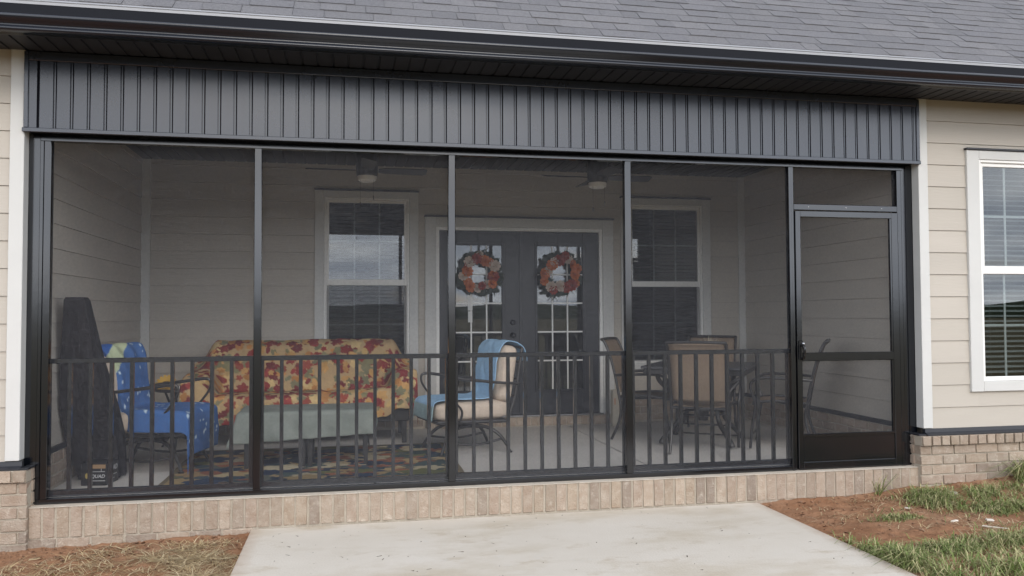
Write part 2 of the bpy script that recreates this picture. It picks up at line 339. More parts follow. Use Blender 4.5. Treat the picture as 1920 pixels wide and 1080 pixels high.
# patio slab
mb = MB(); mb.box(1.362, 5.085, -4.3, -0.078, -0.36, SLABZ, 0.008)
def slab_mat():
    M = CONC; n = M.node_tree.nodes; l = M.node_tree.links.new; b = n['Principled BSDF']; src = b.inputs['Base Color'].links[0].from_socket
    g = n.new('ShaderNodeNewGeometry')
    for sc, lo, hi, col, amt, st in ((0.9, 0.50, 0.72, (0.42, 0.35, 0.25), 0.75, (1, 2.2, 1)), (3.6, 0.58, 0.74, (0.38, 0.30, 0.20), 0.6, (1, 1.8, 1)), (24, 0.685, 0.73, (0.16, 0.12, 0.085), 0.6, (1, 2, 1)), (11, 0.62, 0.75, (0.55, 0.53, 0.49), 0.6, (1, 1, 1))):
        mpn = n.new('ShaderNodeMapping'); mpn.inputs['Scale'].default_value = st; l(g.outputs['Position'], mpn.inputs[0])
        t = n.new('ShaderNodeTexNoise'); t.inputs['Scale'].default_value = sc; t.inputs['Detail'].default_value = 8; t.inputs['Roughness'].default_value = 0.65; l(mpn.outputs[0], t.inputs['Vector'])
        c = n.new('ShaderNodeValToRGB'); c.color_ramp.elements[0].position = lo; c.color_ramp.elements[1].position = hi; c.color_ramp.elements[1].color = (amt, amt, amt, 1); l(t.outputs[0], c.inputs[0])
        mx = n.new('ShaderNodeMixRGB'); l(c.outputs[0], mx.inputs[0]); l(src, mx.inputs[1]); mx.inputs[2].default_value = (*col, 1); src = mx.outputs[0]
    mpn = n.new('ShaderNodeMapping'); mpn.inputs['Scale'].default_value = (2.5, 160, 1); l(g.outputs['Position'], mpn.inputs[0])
    t = n.new('ShaderNodeTexNoise'); t.inputs['Scale'].default_value = 1.0; t.inputs['Detail'].default_value = 3; l(mpn.outputs[0], t.inputs['Vector'])
    bp = n.new('ShaderNodeBump'); bp.inputs['Strength'].default_value = 0.35; bp.inputs['Distance'].default_value = 0.004; l(t.outputs[0], bp.inputs['Height'])
    l(b.inputs['Normal'].links[0].from_socket, bp.inputs['Normal']); l(bp.outputs[0], b.inputs['Normal'])
    # clay washed along the edges
    sx = n.new('ShaderNodeSeparateXYZ'); l(g.outputs['Position'], sx.inputs[0])
    def ma(op, a, b_=None):
        q = n.new('ShaderNodeMath'); q.operation = op
        for i, v in enumerate((a, b_)):
            if v is None: continue
            if isinstance(v, (int, float)): q.inputs[i].default_value = v
            else: l(v, q.inputs[i])
        return q.outputs[0]
    ed = ma('SUBTRACT', 1.861, ma('ABSOLUTE', ma('SUBTRACT', sx.outputs['X'], 3.2235)))
    t = n.new('ShaderNodeTexNoise'); t.inputs['Scale'].default_value = 9; t.inputs['Detail'].default_value = 7; t.inputs['Roughness'].default_value = 0.7; l(g.outputs['Position'], t.inputs['Vector'])
    k = ma('SUBTRACT', ma('MULTIPLY', t.outputs[0], 0.16), ed); mr = n.new('ShaderNodeMapRange'); mr.inputs['From Min'].default_value = -0.02; mr.inputs['From Max'].default_value = 0.10; mr.inputs['To Max'].default_value = 0.45; l(k, mr.inputs[0])
    mx = n.new('ShaderNodeMixRGB'); l(mr.outputs[0], mx.inputs[0]); l(src, mx.inputs[1]); mx.inputs[2].default_value = (0.33, 0.21, 0.13, 1); src = mx.outputs[0]
    l(src, b.inputs['Base Color'])
slab_mat()
struct(mb.build('patio_slab', CONC), 'pale stained concrete patio slab in front of the brick step', 'patio')

# ------------------------------------------------------------------ bricks
def brick_mesh(name, lx, ly, lz, seed):
    r = random.Random(seed); bm = bmesh.new(); bmesh.ops.create_cube(bm, size=1)
    for v in bm.verts: v.co = Vector((v.co.x*lx, v.co.y*ly, v.co.z*lz))
    bmesh.ops.bevel(bm, geom=bm.edges[:], offset=0.004, segments=1, affect='EDGES')
    for v in bm.verts: v.co += Vector((r.uniform(-1, 1), r.uniform(-1, 1), r.uniform(-1, 1)))*0.0022
    me = bpy.data.meshes.new(name); bm.to_mesh(me); bm.free(); me.materials.append(BRICK); return me
def brick_set(lx, ly, lz): return [brick_mesh('brick', lx, ly, lz, s) for s in range(5)]
def put_bricks(parent, meshes, spots, rz=0, jit=0.0025):
    for (x, y, z, sx) in spots:
        o = link('brick', random.choice(meshes), parent, (x-parent.location.x+random.uniform(-1, 1)*jit*0.4, y-parent.location.y+random.uniform(-1, 1)*jit, z-parent.location.z+random.uniform(-1, 1)*jit*0.5), (random.uniform(-.006, .006), random.uniform(-.006, .006), rz+random.uniform(-.006, .006)), (sx, 1, 1))
BS = brick_set(0.0715, 0.10, 0.196)       # soldier
BT = brick_set(0.192, 0.09, 0.0685)       # stretcher
BH = brick_set(0.0715, 0.12, 0.072)       # cap header
# step: soldier course under the sill plus the stretcher course below
mb = MB(); mb.box(-0.02, 6.50, -0.068, 0.10, -0.45, -0.004)
step = struct(mb.build('step_wall', MORTAR), 'tan brick step with upright soldier bricks below the screens', 'brick step')
mb = MB(); mb.box(-0.02, 6.50, -0.079, 0.02, -0.0042, -0.0005); mb.build('mortar_cap', mat('smeared_mortar', (0.56, 0.50, 0.42), 0.9, var=(0.48, 0.41, 0.33), vscale=12, bump=0.4, bscale=80), step)
n = 78; pit = 6.52/n
put_bricks(step, BS, [(-0.02+pit*(i+.5), -0.026, -0.1035, random.uniform(.95, 1.04)) for i in range(n)])
put_bricks(step, BT, [(-0.05+0.204*(i+.5), -0.031, -0.243, random.uniform(.98, 1.02)) for i in range(33) if not 1.45 < -0.05+0.204*(i+.5) < 4.95])
def wing_wall(name, x0, x1, label, ret):
    """brick base under the siding: cap course of headers, running bond below; ret = x of the corner facing the porch opening"""
    mb = MB(); mb.box(x0+0.006, x1-0.006, -0.101, 0.30, -0.45, 0.168); mb.box(x0+0.004, x1-0.004, -0.124, 0.30, 0.172, 0.247)
    o = struct(mb.build(name, MORTAR), label, 'brick wall'); spots = []
    n = int((x1-x0)/0.0825); p = (x1-x0)/n
    put_bricks(o, BH, [(x0+p*(i+.5), -0.083, 0.2115, 1.0) for i in range(n)])
    for k in range(6):
        z = 0.134-0.0795*k; off = (k % 2)*0.102; xs = x0-0.102+off
        while xs < x1:
            a, b = max(xs, x0), min(xs+0.204, x1)
            if b-a > 0.03: spots.append(((a+b)/2, -0.066, z, (b-a-0.011)/0.192))
            xs += 0.204
    put_bricks(o, BT, spots)
    # return face toward the opening
    sg = 1 if ret == x1 else -1
    rs = []
    for k in range(5):
        z = 0.134-0.0795*k
        for (yy, ln) in ((0.012, 0.10), (0.12, 0.10)) if k % 2 else ((0.06, 0.19),): rs.append((ret-sg*0.041, yy+0.004, z, ln/0.192))
    put_bricks(o, BT, rs, rz=pi/2)
    put_bricks(o, BH, [(ret-sg*0.056, -0.005+0.082*i, 0.2115, 1.0) for i in range(3)], rz=pi/2)
    return o
wing_wall('brick_wall', -1.8, -0.008, 'tan brick wall base left of the porch screens under the white trim', -0.008)
wing_wall('brick_wall', 6.482, 9.6, 'tan brick wall base right of the screen door under the siding', 6.482)

# ------------------------------------------------------------------ siding walls
def plank_face(parent, rects_fn, a0, a1, z_top, to_world, z_bot=PL0):
    k = 0
    while PL0+PLE*k < z_top-0.005:
        z0, z1 = PL0+PLE*k+0.0005, min(PL0+PLE*(k+1)-0.002, z_top); k += 1
        if z0 < z_bot-0.01: continue
        rects = [(a0, a1, z0, z1)]
        for (p, q, r, s) in rects_fn:
            nr = []
            for (a, b, c, d) in rects:
                if q <= a or p >= b or s <= c or r >= d: nr.append((a, b, c, d)); continue
                if a < p: nr.append((a, p, c, d))
                if q < b: nr.append((q, b, c, d))
                if d > s: nr.append((max(a, p), min(b, q), s, d))
                if c < r: nr.append((max(a, p), min(b, q), c, r))
            rects = nr
        for (a, b, c, d) in rects:
            if b-a < 0.01 or d-c < 0.01: continue
            f = lambda z: 0.0085*(1-(z-z0)/PLE)+0.0025
            v = []
            for s_ in (a, b):
                v += [to_world(s_, f(c), c), to_world(s_, f(d), d), to_world(s_, -0.006, d), to_world(s_, -0.006, c)]
            mb = MB(); mb.add(v, [(0, 1, 5, 4), (1, 2, 6, 5), (3, 0, 4, 7), (0, 3, 2, 1), (4, 5, 6, 7), (2, 3, 7, 6)])
            mb.build('plank', PLANK, parent)
YF = -0.06      # front siding plane
HOUSEWRAP = mat('wall_sheathing', (0.30, 0.27, 0.23), 0.9)
def backing(name, label, boxes):
    mb = MB()
    for b in boxes: mb.box(*b)
    return struct(mb.build(name, HOUSEWRAP), label, 'siding wall')
front = lambda s, d, z: (s, YF-d, z)
wl = backing('siding_wall', 'greige lap siding left of the porch opening beside the white trim', [(-1.8, -0.09, YF+0.006, 0.10, 0.25, ZS+.15)])
plank_face(wl, [], -1.8, -0.154, ZS, front)
EW = (7.06, 7.92, 0.64, 2.51)
wr = backing('siding_wall', 'greige lap siding right of the porch around the blind-covered window',
             [(6.62, EW[0], YF+0.006, 0.10, 0.25, ZS+.15), (EW[1], 9.6, YF+0.006, 0.10, 0.25, ZS+.15), (EW[0], EW[1], YF+0.006, 0.10, 0.25, EW[2]), (EW[0], EW[1], YF+0.006, 0.10, EW[3], ZS+.15)])
plank_face(wr, [EW], 6.622, 9.6, ZS, front)
for par, xa, xb in ((wl, -0.154, XL+0.002), (wr, XR-0.002, 6.621)):
    ends = (xa, xb); mb = MB(); mb.box(xa, xb, -0.088, -0.001 if par is wl else -0.001, 0.305, ZS-0.002, 0.003); mb.build('corner_board', WHITE, par)
    x0, x1 = (-1.8, 0.0) if par is wl else (6.47, 9.6)
    mb = MB(); mb.prism([(-0.052, 0.252), (-0.118, 0.250), (-0.118, 0.256), (-0.086, 0.272), (-0.082, 0.300), (-0.052, 0.303)], x0 if par is wl else 6.55, -0.052 if par is wl else x1); mb.build('flashing', FLASH, par)
mb = MB(); mb.box(-0.05, -0.004, -0.115, 0.06, 0.250, 0.262); mb.build('flashing', FLASH, wl)
mb = MB(); mb.box(6.478, 6.552, -0.10, 0.06, 0.250, 0.262); mb.build('flashing', FLASH, wr)

# porch back wall and side walls
WINL, WINR, DOOR = (1.74, 2.66, 0.66, 2.50), (5.16, 6.075, 0.66, 2.50), (2.92, 4.87, 0.0, 2.225)
bw = backing('siding_wall', 'greige lap siding at the back of the porch around doors and windows', [])
bpy.data.objects.remove(bw)
mb = MB()
for x0, x1, z0, z1 in ((WXL, WINL[0], 0, ZC), (WINL[1], DOOR[0], 0, ZC), (DOOR[1], WINR[0], 0, ZC), (WINR[1], WXR, 0, ZC), (WINL[0], WINL[1], 0, WINL[2]), (WINL[0], WINL[1], WINL[3], ZC), (WINR[0], WINR[1], 0, WINR[2]), (WINR[0], WINR[1], WINR[3], ZC), (DOOR[0], DOOR[1], DOOR[3], ZC)):
    mb.box(x0, x1, D+0.006, D+0.12, z0, z1)
bw = struct(mb.build('siding_wall', HOUSEWRAP), 'greige lap siding at the back of the porch around doors and windows', 'siding wall')
plank_face(bw, [WINL, WINR, DOOR], WXL+0.09, WXR-0.088, ZC, lambda s, d, z: (s, D-d, z))
for xa, xb in ((WXL+0.001, WXL+0.089), (WXR-0.087, WXR-0.001)):
    mb = MB(); mb.box(xa, xb, D-0.022, D+0.004, 0.305, ZC-0.001); mb.build('corner_board', WHITE, bw)
sidew = []
for sg, xw, lab in ((1, WXL, 'greige lap siding on the left side of the porch interior'), (-1, WXR, 'greige lap siding on the right side of the porch interior')):
    mb = MB(); mb.box(min(xw, xw-sg*0.10), max(xw, xw-sg*0.10), 0.105, D+0.004, -0.02, ZC+0.1); mb.v = [(x-sg*0.006, y, z) for x, y, z in mb.v]
    o = struct(mb.build('siding_wall', HOUSEWRAP), lab, 'siding wall'); sidew.append(o)
    plank_face(o, [], 0.10, D-0.024, ZC, lambda s, d, z, xw=xw, sg=sg: (xw+sg*d, s, z))
    mb = MB(); mb.box(min(xw, xw+sg*0.03), max(xw, xw+sg*0.03), 0.10, D-0.02, 0.262, 0.30); mb.build('flashing', FLASH, o)
    pts = [(xw-sg*0.018, 0.10+0.204*(i+.5)+(0.102 if k % 2 else 0), 0.218-0.0795*k-0.0, 1.0) for k in range(3) for i in range(14)]
    put_bricks(o, BT, pts, rz=pi/2)
    mb = MB(); mb.box(min(xw-sg*0.02, xw+sg*0.022), max(xw-sg*0.02, xw+sg*0.022), 0.104, D, -0.01, 0.258); mb.build('mortar', MORTAR, o)
for xa, xb in ((WXL+0.03, DOOR[0]-0.10), (DOOR[1]+0.11, WXR-0.03)):
    mb = MB(); mb.box(xa, xb, D-0.04, D, 0.262, 0.30); mb.build('flashing', FLASH, bw)
    mb = MB(); mb.box(xa, xb, D-0.022, D+0.002, -0.01, 0.258); mb.build('mortar', MORTAR, bw)
    pts = []
    for k in range(3):
        x = xa+0.102*(1+(k % 2))
        while x < xb-0.08: pts.append((x, D+0.014, 0.218-0.0795*k, 1.0)); x += 0.204
    put_bricks(bw, BT, pts)
# brick step below the french doors
mb = MB(); mb.box(2.84, 4.96, D-0.10, D+0.1, -0.01, 0.10); ds = struct(mb.build('step_wall', MORTAR), 'low tan brick step under the black french doors', 'brick step')
put_bricks(ds, brick_set(0.0715, 0.12, 0.09), [(2.84+0.0815*(i+.5), D-0.052, 0.054, 1.0) for i in range(26)])

# porch floor: three pours with open joints
mb = MB(); mb.box(WXL-0.05, WXR+0.05, 0.10, D+0.3, -0.40, -0.014)
pf = struct(mb.build('porch_floor', mat('dark_joint_sealant', (0.08, 0.075, 0.07), 0.9)), 'grey concrete porch floor inside the screens', 'floor')
for xa, xb in ((WXL-0.05, 2.193), (2.207, 4.393), (4.407, WXR+0.05)):
    mb = MB(); mb.box(xa, xb, 0.022, D+0.3, -0.12, 0.0, 0.003); mb.build('floor_slab', FLOORC, pf)

# ------------------------------------------------------------------ porch ceiling, soffit, header of narrow vinyl strips
SP = 0.1028
def strip_mesh(name, length, m):
    mb = MB(); h = (SP-0.0115)/2; mb.prism([(-h, 0.0), (-h+0.003, -0.0085), (h-0.003, -0.0085), (h, 0.0)], 0, length, 'y'); return mb.mesh(name, m)   # face toward -z
me = strip_mesh('panel', D-0.16, SOF)
mb = MB(); mb.box(WXL-0.05, WXR+0.05, 0.10, D+0.3, ZC+0.0005, ZC+0.05)
ceil = struct(mb.build('porch_ceiling', SOF), 'dark ribbed vinyl ceiling over the porch', 'ceiling')
for i in range(65): link('panel', me, ceil, (WXL+0.055+SP*i, 0.155, ZC))
me = strip_mesh('panel', 0.388, SOF)
mb = MB(); mb.box(-1.8, 9.6, -0.50, 0.10, ZS+0.0005, ZS+0.03)
sof = struct(mb.build('soffit', SOF), 'black ribbed vinyl soffit under the roof edge', 'soffit')
for i in range(110): link('panel', me, sof, (-1.75+SP*i, -0.485, ZS))
mb = MB(); mb.box(-1.8, 9.6, -0.099, -0.085, ZS-0.05, ZS-0.009); 
hdr_x0, hdr_x1 = -0.058, 6.529
mb = MB(); mb.box(hdr_x0, hdr_x1, -0.080, 0.145, 2.447, ZS)
hd = struct(mb.build('header_wall', mat('matte_black_backing', (0.010, 0.011, 0.015), 0.8, spec=0.1)), 'black header of narrow vertical panels above the porch screens', 'header')
mb = MB(); h = (SP-0.020)/2; mb.prism([(-h, -0.0805), (-h+0.001, -0.0955), (-h+0.003, -0.0965), (h-0.003, -0.0965), (h-0.001, -0.0955), (h, -0.0825), (h+0.0055, -0.0825), (h+0.0065, -0.0925), (h+0.0135, -0.0925), (h+0.0145, -0.0825), (h+0.0150, -0.0805)], 2.462, 2.905, 'z'); hm = mb.mesh('panel', BLKV)
i = 0
while True:
    x = 0.011+SP*(i+.5)-SP*0+0.0
    if x+h > hdr_x1-0.016: break
    link('panel', hm, hd, (x, 0, 0)); i += 1
mb = MB(); mb.box(hdr_x0+0.016, 0.0055, -0.0955, -0.0863, 2.462, 2.905); mb.build('panel', BLKV, hd)
xe = 0.011+SP*i+0.006
if hdr_x1-0.018-xe > 0.01:
    mb = MB(); mb.box(xe, hdr_x1-0.016, -0.0955, -0.0863, 2.462, 2.905); mb.build('panel', BLKV, hd)
for b in ((XL-0.006, XR+0.006, -0.112, -0.0868, 2.434, 2.462), (hdr_x0-0.012, hdr_x0+0.0155, -0.106, -0.0866, 2.4625, 2.965), (hdr_x1-0.0155, hdr_x1+0.012, -0.106, -0.0866, 2.4625, 2.965), (hdr_x0+0.016, hdr_x1-0.016, -0.108, -0.0867, 2.9055, 2.965)):
    mb = MB(); mb.box(*b, 0.003); mb.build('trim_channel', BLKV, hd)

# ------------------------------------------------------------------ eave: fascia, gutter, roof
mb = MB(); mb.box(-1.8, 9.6, -0.49, -0.462, 2.95, 3.158); struct(mb.build('fascia', FLASH), 'black fascia board behind the gutter', 'fascia')
prof = [(-0.492, 3.030), (-0.494, 2.944), (-0.555, 2.942), (-0.574, 2.946), (-0.582, 2.954), (-0.580, 2.963), (-0.570, 2.975), (-0.567, 2.983), (-0.571, 2.991), (-0.582, 3.001), (-0.600, 3.012), (-0.606, 3.022), (-0.606, 3.036), (-0.600, 3.040), (-0.594, 3.036), (-0.594, 3.026), (-0.584, 3.016), (-0.572, 3.006), (-0.556, 2.990), (-0.552, 2.974), (-0.544, 2.954), (-0.500, 2.954), (-0.498, 3.030)]
mb = MB(); xs = np.linspace(-1.8, 9.6, 58)
rows = []
for x in xs:
    dz = 0.0025*(float(vnoise(x*1.3, 4.2))-0.5); rows.append([(x, y+0.004*(float(vnoise(x*2.1, 9))-0.5)*(z < 2.98), z+dz) for y, z in prof+prof[:1]])
mb.grid(rows); gut = tag(mb.build('gutter', GUT, smooth=True), 'long black gutter along the roof edge', 'gutter')
mb = MB(); mb.box(-1.8, 9.6, -0.512, -0.4905, 3.060, 3.150); mb.build('apron', mat('matte_black_apron', (0.012, 0.013, 0.017), 0.75, spec=0.15), gut)
PITCH_ = math.atan(10/12); RY, RZ = -0.505, 3.158
sl_ = lambda s, n=0: (RY+s*cos(PITCH_)-n*sin(PITCH_), RZ+s*sin(PITCH_)+n*cos(PITCH_))
mb = MB(); mb.prism([sl_(0, -0.004), sl_(6, -0.004), sl_(6, -0.10), (RY+0.03, RZ-0.012)], -1.8, 9.6)
roof = struct(mb.build('roof', FLASH), 'steep grey shingle roof above the gutter', 'roof')
mb = MB(); mb.prism([sl_(-0.012, -0.003), sl_(0.03, -0.003), sl_(0.03, 0.0025), sl_(-0.012, 0.0025)], -1.8, 9.6); mb.prism([sl_(-0.012, -0.0032), sl_(-0.0085, -0.0032), (sl_(-0.0085)[0], RZ-0.028), (sl_(-0.012)[0], RZ-0.028)], -1.8, 9.6); mb.build('drip_edge', DRIP, roof)
EXP = 0.141; widths = [0.13, 0.17, 0.20, 0.24, 0.28, 0.32]
def shingle_mesh(wd, th):
    hw = wd/2-0.0014; mb = MB()
    mb.add([(-hw, 0, 0), (hw, 0, 0), (-hw, 0, th), (hw, 0, th), (-hw, EXP+.012, 0), (hw, EXP+.012, 0), (-hw, EXP+.012, 0.0015), (hw, EXP+.012, 0.0015)], [(0, 1, 3, 2), (2, 3, 7, 6), (0, 2, 6, 4), (1, 5, 7, 3), (4, 6, 7, 5)])
    return mb.mesh('shingle', SHING)
sm = {(a, t): shingle_mesh(a, t) for a in widths for t in (0.0052, 0.0092)}
sh = []
for c in range(40):
    x = -1.7+random.uniform(0, 0.2); prev = 0
    while x < 9.5:
        a = random.choice(widths); t = 0.0092 if (prev == 0.0052 and random.random() < 0.62) else 0.0052; prev = t
        s = 0.012+EXP*c; y, z = sl_(s, 0.0)
        p = Vector((x+a/2, y, z))-Vector(CAMP); zc = p.dot(fw); uu, vv = 960+FPX*p.dot(r2)/zc, 540-FPX*p.dot(u2)/zc
        vis = -60 < uu < 1980 and vv > -14
        sh.append((-1 if vis else 0, zc, x+a/2, y, z, a, t, c)); x += a
sh.sort(); big = MB(); cR, sR = cos(PITCH_), sin(PITCH_); tail = []
for k, (vis, zc, x, y, z, a, t, c) in enumerate(sh):
    dn = random.uniform(0, .0015)
    if k < 300 and vis: link('shingle', sm[(a, t)], roof, (x, y-dn*sR, z+dn*cR), (PITCH_, 0, 0))
    elif c < 24: tail.append((x, y, z, a, t))
for (x, y, z, a, t) in tail:
    me = sm[(a, t)]; big.add([(x+v.co.x, y+v.co.y*cR-v.co.z*sR, z+v.co.y*sR+v.co.z*cR) for v in me.vertices], [tuple(p.vertices) for p in me.polygons])
SH2 = mat('grey_asphalt_shingle_far', (0.215, 0.208, 0.225), 0.9, spec=0.15, var=(0.19, 0.186, 0.2), vscale=6, bump=0.9, bscale=260)
stuff(big.build('shingle_field', SH2, roof))

# ------------------------------------------------------------------ screen enclosure
P1, P2, P3, P4 = 1.388, 2.741, 4.086, 5.448
en = thing('screen_enclosure', 'black aluminium screen frame with charcoal mesh closing the porch front', 'screen enclosure', (3.2, 0, 0.0))
mb = MB(); mb.box(0.001, 5.43, -0.004, 0.05, 0.0015, 0.034, 0.002); mb.build('sill_rail', BLK, en)
mb = MB(); mb.box(0.001, 6.45, -0.004, 0.05, 2.398, 2.4335, 0.002); mb.build('top_rail', BLK, en)
for px in (P1, P2, P3):
    mb = MB(); mb.box(px-0.0245, px+0.0245, -0.012, 0.046, 0.0345, 2.3975, 0.003); mb.build('post', BLK, en)
mb = MB(); mb.box(P4-0.022, P4+0.0, -0.010, 0.048, 0.0, 2.3975, 0.003); mb.box(P4+0.0005, P4+0.022, -0.002, 0.046, 0.0, 2.3975, 0.002); mb.build('post', BLK, en)
mb = MB(); mb.box(6.394, 6.431, -0.008, 0.048, 0.0, 2.3975, 0.003); mb.build('post', BLK, en)
mb = MB(); mb.box(0.0265, 0.069, -0.010, 0.048, 0.0345, 2.3975, 0.003); mb.build('post', BLK, en)
mb = MB(); mb.box(0.001, 0.0235, -0.006, 0.048, 0.0345, 2.3975, 0.002); mb.build('jamb', BLK, en)
mb = MB(); mb.box(XL-0.004, -0.001, 0.0, 0.14, 0.0015, 2.446); mb.build('jamb_panel', BLK, en)
mb = MB(); mb.box(6.434, 6.450, -0.004, 0.048, 0.0015, 2.3975, 0.002); mb.build('jamb', BLK, en)
mb = MB(); mb.box(6.4525, 6.478, 0.006, 0.14, 0.0015, 2.446); mb.box(6.4785, XR+0.004, 0.0, 0.14, 0.0015, 2.446); mb.build('jamb_panel', BLK, en)
mb = MB(); mb.box(P4+0.0225, 6.3935, -0.006, 0.046, 2.056, 2.103, 0.003); mb.build('door_head', BLK, en)
for x in (P4+0.15, 5.93, 6.25):
    mb = MB(); mb.lathe([(0.0, 0), (0.004, 0.0), (0.003, 0.003), (0, 0.004)], n=8); mb.v = [(x+a, -0.006-c, 2.08+b) for a, b, c in mb.v]; mb.build('screw', CHROME, en)
def pane_sheet(x0, x1, z0, z1, y=0.022):
    mb = MB(); mb.add([(x0, y, z0), (x1, y, z0), (x1, y, z1), (x0, y, z1)], [(0, 1, 2, 3)]); return mb
for a, b in ((0.069, P1-0.0245), (P1+0.0245, P2-0.0245), (P2+0.0245, P3-0.0245), (P3+0.0245, P4-0.022)):
    pane_sheet(a, b, 0.034, 2.398).build('screen_panel', SCREEN, en)
pane_sheet(P4+0.022, 6.394, 2.103, 2.398).build('screen_panel', SCREEN, en)

# balustrades standing just inside the mesh
for gi, (a, b, lab) in enumerate(((0.050, 1.340, 'black balustrade in front of the polka dot towel chair'), (P1+0.030, P2-0.030, 'black balustrade in front of the leaf print sofa'), (2.782, 4.068, 'black balustrade in front of the french doors'), (4.142, 5.437, 'black balustrade in front of the dining table'))):
    bl = thing('balustrade', lab, 'balustrade', ((a+b)/2, 0.075, 0.0), group='balustrades between the screen posts')
    mb = MB(); mb.box(a-0.03, b+0.03, 0.056, 0.092, 0.918, 0.951, 0.003); mb.build('rail', BLK, bl)
    mb = MB(); mb.box(a-0.03, b+0.03, 0.056, 0.092, 0.036, 0.078, 0.003); mb.build('rail', BLK, bl)
    for s in (a-0.004, b+0.004):
        mb = MB(); mb.box(s-0.014, s+0.014, 0.0565, 0.0915, 0.0785, 0.9175); mb.build('end_post', BLK, bl)
    mbl = MB(); mbl.box(-0.0125, 0.0125, -0.0125, 0.0125, 0.0785, 0.9175); bme = mbl.mesh('baluster', BLK)
    for k in range(9): link('baluster', bme, bl, (a+(b-a)*(k+1)/10-(a+b)/2, -0.001, 0))

# screen door
sdr = thing('porch_door', 'black aluminium screen door with kick plate and pull handle', 'screen door', (5.93, 0, 0.0)); sdr['kind'] = 'thing'
for b in ((5.478, 5.521, 0.006, 2.048), (6.335, 6.391, 0.006, 2.048)):
    mb = MB(); mb.box(b[0], b[1], -0.014, 0.020, b[2], b[3], 0.003); mb.build('stile', BLK, sdr)
for z0, z1 in ((2.000, 2.048), (0.856, 0.922), (0.262, 0.282), (0.006, 0.062)):
    mb = MB(); mb.box(5.5212, 6.3348, -0.0135, 0.0195, z0, z1, 0.003); mb.build('rail', BLK, sdr)
mb = MB(); mb.box(5.5212, 6.3348, -0.004, 0.012, 0.0622, 0.2618); mb.build('kick_plate', BLK, sdr)
mb = MB(); mb.box(5.532, 6.324, -0.0065, -0.0042, 0.0722, 0.2518, 0.001); mb.build('kick_panel', BLK, sdr)
for z0, z1 in ((0.922, 2.0), (0.282, 0.856)): pane_sheet(5.521, 6.335, z0, z1, 0.004).build('screen_panel', SCREEN, sdr)
mb = MB(); mb.box(6.320, 6.3345, -0.008, 0.015, 0.283, 0.855); mb.box(6.320, 6.3345, -0.008, 0.015, 0.923, 1.999); mb.build('spline', BLK, sdr)
mb = MB(); mb.box(5.488, 5.520, -0.024, -0.0142, 0.865, 1.02, 0.004); mb.tube([(5.506, -0.024, 0.875), (5.508, -0.055, 0.89), (5.510, -0.062, 0.94), (5.508, -0.055, 0.975), (5.506, -0.024, 0.985)], 0.011, smooth=4)
hnd = mb.build('handle', mat('glossy_black_plastic', (0.008, 0.008, 0.009), 0.15), sdr, smooth=False)
mb = MB(); mb.lathe([(0, 0), (0.010, 0.0), (0.011, 0.006), (0.006, 0.012), (0, 0.013)], n=14); mb.v = [(5.519+a, -0.030-c, 0.995+b) for a, b, c in mb.v]; mb.build('key_cylinder', CHROME, sdr)
for z in (0.35, 1.1, 1.85):
    mb = MB(); mb.box(6.388, 6.398, -0.018, -0.0085, z-0.05, z+0.05, 0.002); mb.build('hinge', BLK, sdr)

